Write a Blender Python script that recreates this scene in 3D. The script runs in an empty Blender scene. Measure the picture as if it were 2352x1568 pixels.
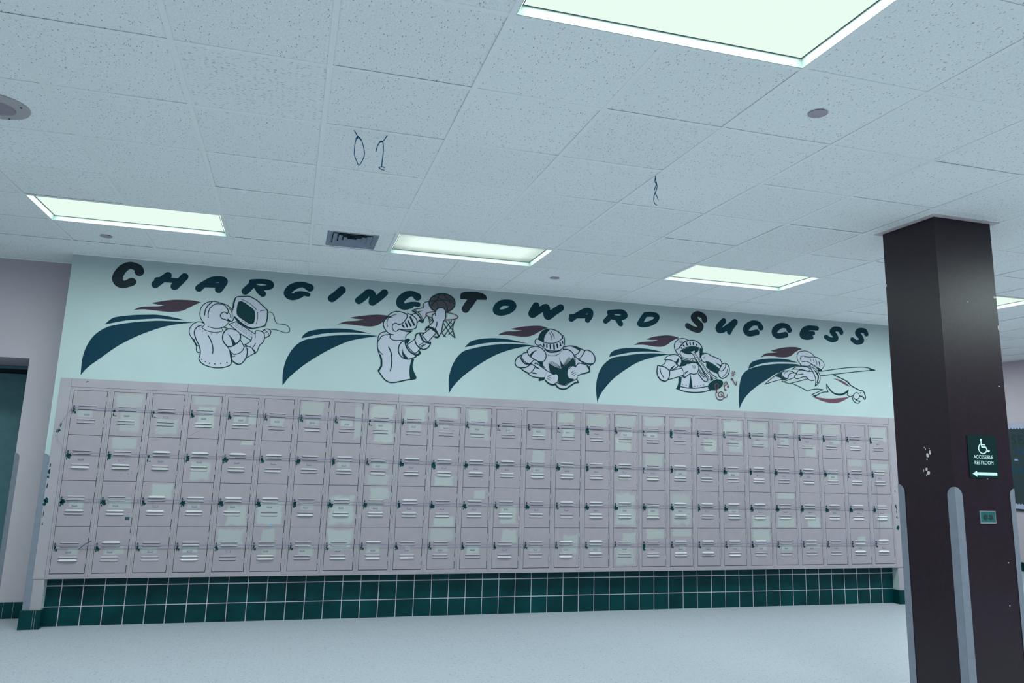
import bpy, math, random
from mathutils import Vector
from mathutils.geometry import tessellate_polygon
random.seed(7)
SC = bpy.context.scene
COL = SC.collection
H = 3.035          # ceiling height
T = 0.6096         # ceiling grid
YW = 1.717         # face of the mural wall

# ---------------------------------------------------------------- camera, world, lamps, exposure
cam_d = bpy.data.cameras.new('camera')
cam = bpy.data.objects.new('camera', cam_d)
COL.objects.link(cam)
cam.location = (0.57146, -5.48229, 1.5019)
cam.rotation_mode = 'XYZ'
cam.rotation_euler = (1.7614, -0.0304, -0.2808)
cam_d.sensor_width = 36.0
cam_d.lens = 26.987
cam_d.shift_x = -3.816 / 2352
cam_d.shift_y = -92.24 / 2352
cam_d.clip_start = 0.05
SC.camera = cam

w = bpy.data.worlds.new('world')
SC.world = w
w.use_nodes = True
w.node_tree.nodes['Background'].inputs[0].default_value = (0.55, 0.75, 0.9, 1)
w.node_tree.nodes['Background'].inputs[1].default_value = 0.05

SC.view_settings.view_transform = 'Standard'
SC.view_settings.look = 'None'
SC.view_settings.gamma = 1.0
SC.view_settings.use_curve_mapping = False
SC.view_settings.exposure = 0.0

LIGHT_COL = (0.80, 1.0, 0.965)
LIGHT_W = 38.5
# (column, row) of every 2 x 4 ft fixture on the ceiling grid, power factor
FIXTURES = [(-2, 0, 0.9), (2, 0, 0.75), (6, 0, 0.9), (10, 0, 1.1), (-6, 0, 0.8), (14, 0, 1.4),  # last two added out of view to brighten the door wall and the hall
            (-2, -6, 1.0), (2, -6, 1.15), (6, -6, 1.3), (10, -6, 1.5), (14, -6, 1.0),  # panel at the end of the first five added unseen, brightening the hall side
            (-6, -6, 0.8), (-2, -12, 0.9), (2, -12, 0.9), (6, -12, 0.9), (14, 6, 1.2)]

# ---------------------------------------------------------------- materials
def srgb(r, g, b):
    def f(c):
        c /= 255.0
        return c / 12.92 if c <= 0.04045 else ((c + 0.055) / 1.055) ** 2.4
    return (f(r), f(g), f(b), 1.0)

def mat(name, col, rough=0.6, metal=0.0, spec=0.5, noise=0.0, nscale=20.0, bump=0.0, bscale=60.0, objrand=0.0):
    m = bpy.data.materials.new(name)
    m.use_nodes = True
    nt = m.node_tree
    b = nt.nodes['Principled BSDF']
    b.inputs['Roughness'].default_value = rough
    b.inputs['Metallic'].default_value = metal
    b.inputs['Specular IOR Level'].default_value = spec
    b.inputs['Base Color'].default_value = col
    geo = nt.nodes.new('ShaderNodeNewGeometry')
    last = None
    if noise:
        n = nt.nodes.new('ShaderNodeTexNoise')
        n.inputs['Scale'].default_value = nscale
        n.inputs['Detail'].default_value = 5
        nt.links.new(geo.outputs['Position'], n.inputs['Vector'])
        mr = nt.nodes.new('ShaderNodeMapRange')
        mr.inputs['From Min'].default_value = 0.3
        mr.inputs['From Max'].default_value = 0.7
        mr.inputs['To Min'].default_value = 1 - noise
        mr.inputs['To Max'].default_value = 1 + noise
        nt.links.new(n.outputs['Fac'], mr.inputs['Value'])
        last = mr.outputs['Result']
    if objrand:
        oi = nt.nodes.new('ShaderNodeObjectInfo')
        mr = nt.nodes.new('ShaderNodeMapRange')
        mr.inputs['To Min'].default_value = 1 - objrand
        mr.inputs['To Max'].default_value = 1 + objrand
        nt.links.new(oi.outputs['Random'], mr.inputs['Value'])
        if last:
            mu = nt.nodes.new('ShaderNodeMath')
            mu.operation = 'MULTIPLY'
            nt.links.new(last, mu.inputs[0])
            nt.links.new(mr.outputs['Result'], mu.inputs[1])
            last = mu.outputs[0]
        else:
            last = mr.outputs['Result']
    if last:
        vm = nt.nodes.new('ShaderNodeVectorMath')
        vm.operation = 'SCALE'
        vm.inputs[0].default_value = col[:3]
        nt.links.new(last, vm.inputs['Scale'])
        nt.links.new(vm.outputs['Vector'], b.inputs['Base Color'])
    if bump:
        n2 = nt.nodes.new('ShaderNodeTexNoise')
        n2.inputs['Scale'].default_value = bscale
        n2.inputs['Detail'].default_value = 3
        nt.links.new(geo.outputs['Position'], n2.inputs['Vector'])
        bp = nt.nodes.new('ShaderNodeBump')
        bp.inputs['Strength'].default_value = bump
        bp.inputs['Distance'].default_value = 0.002
        nt.links.new(n2.outputs['Fac'], bp.inputs['Height'])
        nt.links.new(bp.outputs['Normal'], b.inputs['Normal'])
    return m

def speck_mat(name, base, dark, stretch, scale, thr, rough=0.85, bump=0.4, mottle=0.07, amount=1.0, spec=0.3, rot=0.0, warp=0.02):
    """Surface with elongated little fissures or flecks (acoustic tile, vinyl floor)."""
    m = bpy.data.materials.new(name)
    m.use_nodes = True
    nt = m.node_tree
    b = nt.nodes['Principled BSDF']
    b.inputs['Roughness'].default_value = rough
    b.inputs['Specular IOR Level'].default_value = spec
    geo = nt.nodes.new('ShaderNodeNewGeometry')
    # warp the coordinates so that the flecks point different ways
    wn = nt.nodes.new('ShaderNodeTexNoise')
    wn.inputs['Scale'].default_value = 25
    nt.links.new(geo.outputs['Position'], wn.inputs['Vector'])
    sc0 = nt.nodes.new('ShaderNodeVectorMath')
    sc0.operation = 'SCALE'
    sc0.inputs['Scale'].default_value = warp
    nt.links.new(wn.outputs['Color'], sc0.inputs[0])
    ad = nt.nodes.new('ShaderNodeVectorMath')
    ad.operation = 'ADD'
    nt.links.new(geo.outputs['Position'], ad.inputs[0])
    nt.links.new(sc0.outputs['Vector'], ad.inputs[1])
    mp = nt.nodes.new('ShaderNodeMapping')
    mp.inputs['Scale'].default_value = stretch
    mp.inputs['Rotation'].default_value = (0, 0, rot)
    nt.links.new(ad.outputs['Vector'], mp.inputs['Vector'])
    vo = nt.nodes.new('ShaderNodeTexVoronoi')
    vo.inputs['Scale'].default_value = scale
    nt.links.new(mp.outputs['Vector'], vo.inputs['Vector'])
    # only some of the cells carry a fleck
    lt = nt.nodes.new('ShaderNodeMath')
    lt.operation = 'LESS_THAN'
    lt.inputs[1].default_value = thr
    nt.links.new(vo.outputs['Distance'], lt.inputs[0])
    sp = nt.nodes.new('ShaderNodeSeparateColor')
    nt.links.new(vo.outputs['Color'], sp.inputs['Color'])
    gt = nt.nodes.new('ShaderNodeMath')
    gt.operation = 'LESS_THAN'
    gt.inputs[1].default_value = amount
    nt.links.new(sp.outputs['Red'], gt.inputs[0])
    mu = nt.nodes.new('ShaderNodeMath')
    mu.operation = 'MULTIPLY'
    nt.links.new(lt.outputs[0], mu.inputs[0])
    nt.links.new(gt.outputs[0], mu.inputs[1])
    mp2 = nt.nodes.new('ShaderNodeMapping')
    mp2.inputs['Scale'].default_value = stretch
    mp2.inputs['Rotation'].default_value = (0, 0, rot + 0.5)
    nt.links.new(ad.outputs['Vector'], mp2.inputs['Vector'])
    vo2 = nt.nodes.new('ShaderNodeTexVoronoi')
    vo2.inputs['Scale'].default_value = scale * 1.9
    nt.links.new(mp2.outputs['Vector'], vo2.inputs['Vector'])
    fl2 = nt.nodes.new('ShaderNodeMapRange')
    fl2.inputs['From Min'].default_value = 0.10
    fl2.inputs['From Max'].default_value = 0.40
    fl2.inputs['To Min'].default_value = 1 - mottle * 1.5
    nt.links.new(vo2.outputs['Distance'], fl2.inputs['Value'])
    fine = nt.nodes.new('ShaderNodeTexNoise')
    fine.inputs['Scale'].default_value = 130
    fine.inputs['Detail'].default_value = 4
    nt.links.new(geo.outputs['Position'], fine.inputs['Vector'])
    mr = nt.nodes.new('ShaderNodeMapRange')
    mr.inputs['From Min'].default_value = 0.3
    mr.inputs['From Max'].default_value = 0.7
    mr.inputs['To Min'].default_value = 1 - mottle
    mr.inputs['To Max'].default_value = 1 + mottle
    nt.links.new(fine.outputs['Fac'], mr.inputs['Value'])
    oi = nt.nodes.new('ShaderNodeObjectInfo')
    mr2 = nt.nodes.new('ShaderNodeMapRange')
    mr2.inputs['To Min'].default_value = 0.975
    mr2.inputs['To Max'].default_value = 1.025
    nt.links.new(oi.outputs['Random'], mr2.inputs['Value'])
    m3 = nt.nodes.new('ShaderNodeMath')
    m3.operation = 'MULTIPLY'
    nt.links.new(mr.outputs['Result'], m3.inputs[0])
    nt.links.new(mr2.outputs['Result'], m3.inputs[1])
    vs = nt.nodes.new('ShaderNodeVectorMath')
    vs.operation = 'SCALE'
    vs.inputs[0].default_value = base[:3]
    m4 = nt.nodes.new('ShaderNodeMath')
    m4.operation = 'MULTIPLY'
    nt.links.new(m3.outputs[0], m4.inputs[0])
    nt.links.new(fl2.outputs['Result'], m4.inputs[1])
    nt.links.new(m4.outputs[0], vs.inputs['Scale'])
    mix = nt.nodes.new('ShaderNodeMix')
    mix.data_type = 'RGBA'
    mix.inputs[7].default_value = dark
    nt.links.new(mu.outputs[0], mix.inputs[0])
    nt.links.new(vs.outputs['Vector'], mix.inputs[6])
    nt.links.new(mix.outputs[2], b.inputs['Base Color'])
    bp = nt.nodes.new('ShaderNodeBump')
    bp.inputs['Strength'].default_value = bump
    bp.inputs['Distance'].default_value = 0.004
    bp.invert = True
    nt.links.new(mu.outputs[0], bp.inputs['Height'])
    nt.links.new(bp.outputs['Normal'], b.inputs['Normal'])
    return m

def emit_mat(name, col, strength, falloff=False):
    m = bpy.data.materials.new(name)
    m.use_nodes = True
    nt = m.node_tree
    nt.nodes.remove(nt.nodes['Principled BSDF'])
    e = nt.nodes.new('ShaderNodeEmission')
    e.inputs['Color'].default_value = col
    e.inputs['Strength'].default_value = strength
    nt.links.new(e.outputs[0], nt.nodes['Material Output'].inputs['Surface'])
    if falloff:      # an old fitting: tubes bright in the middle, dim towards the rims
        tc = nt.nodes.new('ShaderNodeTexCoord')
        sx = nt.nodes.new('ShaderNodeSeparateXYZ')
        nt.links.new(tc.outputs['Generated'], sx.inputs[0])
        def bell(out, lo, width):
            a = nt.nodes.new('ShaderNodeMath'); a.operation = 'SUBTRACT'; a.inputs[1].default_value = 0.5
            nt.links.new(out, a.inputs[0])
            c = nt.nodes.new('ShaderNodeMath'); c.operation = 'ABSOLUTE'
            nt.links.new(a.outputs[0], c.inputs[0])
            r = nt.nodes.new('ShaderNodeMapRange'); r.interpolation_type = 'SMOOTHSTEP'
            r.inputs['From Min'].default_value = 0.5 - width
            r.inputs['From Max'].default_value = 0.5
            r.inputs['To Min'].default_value = 1.0
            r.inputs['To Max'].default_value = lo
            nt.links.new(c.outputs[0], r.inputs['Value'])
            return r.outputs['Result']
        k = nt.nodes.new('ShaderNodeMath'); k.operation = 'MULTIPLY'
        nt.links.new(bell(sx.outputs['X'], 0.70, 0.14), k.inputs[0])
        nt.links.new(bell(sx.outputs['Y'], 0.55, 0.34), k.inputs[1])
        k2 = nt.nodes.new('ShaderNodeMath'); k2.operation = 'MULTIPLY'; k2.inputs[1].default_value = strength
        nt.links.new(k.outputs[0], k2.inputs[0])
        nt.links.new(k2.outputs[0], e.inputs['Strength'])
    return m

M = {}
M['wall_white'] = mat('mural_wall_paint', (0.43, 0.51, 0.53, 1), 0.55, noise=0.025, nscale=3, bump=0.12, bscale=90)
M['wall_grey'] = mat('side_wall_paint', (0.51, 0.44, 0.50, 1), 0.6, noise=0.03, nscale=3, bump=0.12, bscale=90)
M['tile_ceiling'] = speck_mat('acoustic_tile', (0.94, 0.965, 0.98, 1), (0.42, 0.38, 0.43, 1), (1.0, 0.34, 1.0), 92, 0.175, amount=0.75, mottle=0.09)
M['tile_ceiling2'] = speck_mat('acoustic_tile_fine', (0.94, 0.965, 0.98, 1), (0.40, 0.38, 0.44, 1), (0.30, 1.3, 1.0), 120, 0.24, amount=0.60, warp=0.006)
M['grid'] = mat('grid_bar_paint', (0.96, 0.98, 0.985, 1), 0.45, noise=0.01)
M['dark_void'] = mat('ceiling_void', (0.16, 0.16, 0.19, 1), 0.9, noise=0.05)
M['floor'] = speck_mat('vinyl_floor', (0.395, 0.405, 0.460, 1), (0.20, 0.22, 0.30, 1), (0.40, 1.2, 1.0), 60, 0.20, rough=0.5, bump=0.04, mottle=0.16, amount=0.40, spec=0.3)
M['locker'] = mat('locker_paint', (0.350, 0.300, 0.345, 1), 0.42, noise=0.035, nscale=14, bump=0.05, bscale=40)
M['locker_frame'] = mat('locker_frame_paint', (0.365, 0.32, 0.365, 1), 0.42, noise=0.06, nscale=5, bump=0.05, bscale=40)
M['patch'] = mat('touch_up_paint', (0.350, 0.300, 0.345, 1), 0.40, noise=0.035, nscale=14, bump=0.05, bscale=40)
M['card'] = mat('number_card', (0.36, 0.34, 0.40, 1), 0.5, noise=0.1)
M['louver'] = mat('lit_louver_paint', (0.47, 0.45, 0.48, 1), 0.32, noise=0.03, nscale=30, objrand=0.12)  # paler copy of the locker paint: light caught on the hoods, put into the colour
M['chip'] = mat('old_green_paint', (0.001, 0.050, 0.056, 1), 0.6, spec=0.15, noise=0.3, nscale=90)
M['latch'] = mat('latch_metal', (0.002, 0.05, 0.058, 1), 0.5, 0.0, spec=0.2, noise=0.3, nscale=120)
M['plate'] = mat('number_plate_metal', (0.20, 0.20, 0.32, 1), 0.4, 0.3, noise=0.1)
M['cable'] = mat('cable_steel', (0.24, 0.20, 0.34, 1), 0.5, 0.0, noise=0.1)
M['tile_green'] = mat('green_glazed_tile', (0.0005, 0.038, 0.044, 1), 0.30, spec=0.14, noise=0.28, nscale=5, bump=0.03, objrand=0.12)
M['grout'] = mat('grout', (0.54, 0.45, 0.54, 1), 0.8, noise=0.05)
M['pillar'] = mat('pillar_paint', (0.019, 0.0095, 0.016, 1), 0.29, spec=0.32, noise=0.12, nscale=40, bump=0.30, bscale=260)
M['guard'] = mat('corner_guard_metal', (0.235, 0.25, 0.31, 1), 0.40, 0.3, noise=0.06, nscale=25)
M['light_paint'] = mat('chipped_plaster', (0.60, 0.52, 0.55, 1), 0.8, noise=0.1)
M['fix_frame'] = mat('fixture_enamel', (0.33, 0.40, 0.37, 1), 0.5, noise=0.01)
M['gasket'] = mat('fixture_gap', (0.05, 0.09, 0.09, 1), 0.8, noise=0.1)
M['lens'] = emit_mat('lit_lens', (0.84, 1.0, 0.90, 1), 0.98)
M['lens_dim'] = emit_mat('lit_lens_old', (0.80, 1.0, 0.92, 1), 1.05, True)
M['vent'] = mat('vent_metal', (0.24, 0.29, 0.38, 1), 0.5, 0.2, noise=0.08, nscale=60)
M['vent_dark'] = mat('vent_duct', (0.015, 0.075, 0.09, 1), 0.8, noise=0.1)
M['cover'] = mat('cover_disc_paint', (0.42, 0.36, 0.43, 1), 0.6, noise=0.05)
M['speaker'] = mat('speaker_ring_metal', (0.46, 0.43, 0.45, 1), 0.5, noise=0.06, nscale=60)
M['string'] = mat('blue_plastic', (0.008, 0.10, 0.23, 1), 0.6, spec=0.2, noise=0.1)
M['door_green'] = mat('door_paint', (0.085, 0.205, 0.235, 1), 0.55, noise=0.08, nscale=12)
M['door_dark'] = mat('door_gap', (0.004, 0.022, 0.026, 1), 0.9, noise=0.1)
M['sign'] = mat('sign_plate', (0.0005, 0.017, 0.018, 1), 0.5, spec=0.15, noise=0.05)
M['sign_white'] = mat('sign_lettering', (0.62, 0.80, 0.78, 1), 0.5, noise=0.02)
M['chrome'] = mat('outlet_metal', (0.55, 0.58, 0.66, 1), 0.25, 0.8, noise=0.03)
M['outlet'] = mat('outlet_face', (0.012, 0.10, 0.11, 1), 0.4, noise=0.1)
M['outlet_dark'] = mat('outlet_socket', (0.004, 0.035, 0.035, 1), 0.5, noise=0.1)
M['board'] = mat('bulletin_paper', (0.022, 0.042, 0.050, 1), 0.85, noise=0.08)
M['board_border'] = mat('bulletin_border', (0.40, 0.42, 0.56, 1), 0.7, noise=0.06)
M['board_green'] = mat('letter_green', (0.004, 0.03, 0.03, 1), 0.8, noise=0.1)
M['board_blue'] = mat('letter_blue', (0.004, 0.05, 0.10, 1), 0.8, noise=0.1)
M['red_mark'] = mat('red_marker', (0.42, 0.16, 0.25, 1), 0.7, noise=0.1)
M['sticker'] = mat('dark_sticker', (0.012, 0.065, 0.10, 1), 0.5, noise=0.2, nscale=120)
M['sticker_blue'] = mat('blue_sticker', (0.20, 0.36, 0.60, 1), 0.6, noise=0.1)
M['cape'] = mat('mural_navy', (0.001, 0.034, 0.060, 1), 0.6, spec=0.15, noise=0.05)
M['let'] = mat('mural_teal', (0.001, 0.036, 0.056, 1), 0.6, spec=0.15, noise=0.12, nscale=4)
M['init'] = mat('mural_maroon_dark', (0.016, 0.028, 0.037, 1), 0.6, spec=0.15, noise=0.12, nscale=4)
M['plume'] = mat('mural_maroon', (0.058, 0.036, 0.058, 1), 0.6, spec=0.15, noise=0.1, nscale=60)
M['ink'] = mat('mural_ink', (0.001, 0.032, 0.040, 1), 0.6, spec=0.15, noise=0.05)
M['pale'] = mat('mural_silver', (0.47, 0.48, 0.57, 1), 0.55, noise=0.02)
M['red'] = mat('mural_red', (0.115, 0.030, 0.062, 1), 0.6, noise=0.08)
M['ball'] = mat('mural_ball', (0.045, 0.040, 0.050, 1), 0.6, noise=0.15, nscale=30)

def soft_edge(m):
    """brushed-out paint: thins to nothing towards the rim of the daub"""
    nt = m.node_tree
    b = nt.nodes['Principled BSDF']
    tc = nt.nodes.new('ShaderNodeTexCoord')
    sx = nt.nodes.new('ShaderNodeSeparateXYZ')
    nt.links.new(tc.outputs['Generated'], sx.inputs[0])
    def node(op, a, c=None):
        n = nt.nodes.new('ShaderNodeMath')
        n.operation = op
        for k, q in enumerate((a, c)):
            if q is None:
                continue
            if hasattr(q, 'links'):
                nt.links.new(q, n.inputs[k])
            else:
                n.inputs[k].default_value = q
        return n.outputs[0]
    mx = node('MINIMUM', sx.outputs['X'], node('SUBTRACT', 1.0, sx.outputs['X']))
    mz = node('MINIMUM', sx.outputs['Z'], node('SUBTRACT', 1.0, sx.outputs['Z']))
    mn = node('MINIMUM', mx, mz)
    geo = nt.nodes.new('ShaderNodeNewGeometry')
    no = nt.nodes.new('ShaderNodeTexNoise')
    no.inputs['Scale'].default_value = 16
    no.inputs['Detail'].default_value = 4
    nt.links.new(geo.outputs['Position'], no.inputs['Vector'])
    f = node('ADD', mn, node('MULTIPLY', node('SUBTRACT', no.outputs['Fac'], 0.55), 0.28))
    mr = nt.nodes.new('ShaderNodeMapRange')
    mr.interpolation_type = 'SMOOTHSTEP'
    mr.inputs['From Min'].default_value = 0.015
    mr.inputs['From Max'].default_value = 0.14
    nt.links.new(f, mr.inputs['Value'])
    old = b.inputs['Base Color'].links[0].from_socket
    mix = nt.nodes.new('ShaderNodeMix')
    mix.data_type = 'RGBA'
    nt.links.new(mr.outputs['Result'], mix.inputs[0])
    nt.links.new(old, mix.inputs[6])
    oi = nt.nodes.new('ShaderNodeObjectInfo')
    cr_ = nt.nodes.new('ShaderNodeMix')
    cr_.data_type = 'RGBA'
    cr_.inputs[6].default_value = (0.375, 0.365, 0.385, 1)
    cr_.inputs[7].default_value = (0.42, 0.43, 0.435, 1)
    nt.links.new(oi.outputs['Random'], cr_.inputs[0])
    nt.links.new(cr_.outputs[2], mix.inputs[7])
    nt.links.new(mix.outputs[2], b.inputs['Base Color'])
soft_edge(M['patch'])

# ---------------------------------------------------------------- mesh helpers
class MB:
    def __init__(s):
        s.v = []
        s.f = []
    def box(s, x0, y0, z0, x1, y1, z1):
        i = len(s.v)
        s.v += [(x0, y0, z0), (x1, y0, z0), (x1, y1, z0), (x0, y1, z0), (x0, y0, z1), (x1, y0, z1), (x1, y1, z1), (x0, y1, z1)]
        s.f += [(i, i+3, i+2, i+1), (i+4, i+5, i+6, i+7), (i, i+1, i+5, i+4), (i+1, i+2, i+6, i+5), (i+2, i+3, i+7, i+6), (i+3, i, i+4, i+7)]
        return s
    def chbox(s, x0, y0, z0, x1, y1, z1, c):
        """box whose front face (-y) has chamfered edges"""
        i = len(s.v)
        s.v += [(x0, y1, z0), (x1, y1, z0), (x1, y1, z1), (x0, y1, z1),
                (x0, y0+c, z0), (x1, y0+c, z0), (x1, y0+c, z1), (x0, y0+c, z1),
                (x0+c, y0, z0+c), (x1-c, y0, z0+c), (x1-c, y0, z1-c), (x0+c, y0, z1-c)]
        s.f += [(i+3, i+2, i+1, i), (i, i+1, i+5, i+4), (i+1, i+2, i+6, i+5), (i+2, i+3, i+7, i+6), (i+3, i, i+4, i+7),
                (i+4, i+5, i+9, i+8), (i+5, i+6, i+10, i+9), (i+6, i+7, i+11, i+10), (i+7, i+4, i+8, i+11), (i+8, i+9, i+10, i+11)]
        return s
    def prism(s, P, fn0, fn1):
        """outline P (2D) extruded from fn0(p) to fn1(p)"""
        n = len(P)
        i = len(s.v)
        s.v += [fn0(p) for p in P] + [fn1(p) for p in P]
        for t in tessellate_polygon([[Vector((p[0], p[1], 0)) for p in P]]):
            s.f.append((i+t[0], i+t[1], i+t[2]))
            s.f.append((i+n+t[2], i+n+t[1], i+n+t[0]))
        for k in range(n):
            q = (k+1) % n
            s.f.append((i+k, i+n+k, i+n+q, i+q))
        return s
    def tube(s, pts, r, n=6):
        prev = None
        pts = [Vector(p) for p in pts]
        for k, p in enumerate(pts):
            d = (pts[min(k+1, len(pts)-1)] - pts[max(k-1, 0)])
            if d.length < 1e-9:
                d = Vector((0, 0, 1))
            d.normalize()
            up = Vector((0, 1, 0)) if abs(d.y) < 0.9 else Vector((1, 0, 0))
            a = d.cross(up).normalized()
            b = d.cross(a)
            i = len(s.v)
            for j in range(n):
                t = 2*math.pi*j/n
                q = p + a*(r*math.cos(t)) + b*(r*math.sin(t))
                s.v.append(tuple(q))
            if prev is not None:
                for j in range(n):
                    s.f.append((prev+j, prev+(j+1) % n, i+(j+1) % n, i+j))
            else:
                s.f.append(tuple(range(i+n-1, i-1, -1)))
            prev = i
        s.f.append(tuple(range(prev, prev+n)))
        return s
    def mesh(s, name, m):
        me = bpy.data.meshes.new(name)
        me.from_pydata(s.v, [], s.f)
        if m:
            me.materials.append(m)
        me.update()
        return me

def put(name, me, parent=None, loc=(0, 0, 0), rot=None):
    o = bpy.data.objects.new(name, me)
    COL.objects.link(o)
    if parent is not None:
        o.parent = parent
    o.location = loc
    if rot:
        o.rotation_euler = rot
    return o

def obj(name, mb, m, parent=None, loc=(0, 0, 0)):
    return put(name, mb.mesh(name, m), parent, loc)

def struct(o):
    o['kind'] = 'structure'
    return o

def tag(o, label, cat, group=None):
    o['label'] = label
    o['category'] = cat
    if group:
        o['group'] = group
    return o

def empty(name, loc):
    o = bpy.data.objects.new(name, None)
    o.empty_display_size = 0.1
    COL.objects.link(o)
    o.location = loc
    return o

def disc_pts(r, n=24, rx=None, rot=0.0):
    return [(r*math.cos(rot+2*math.pi*k/n), (rx or r)*math.sin(rot+2*math.pi*k/n)) for k in range(n)]

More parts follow.
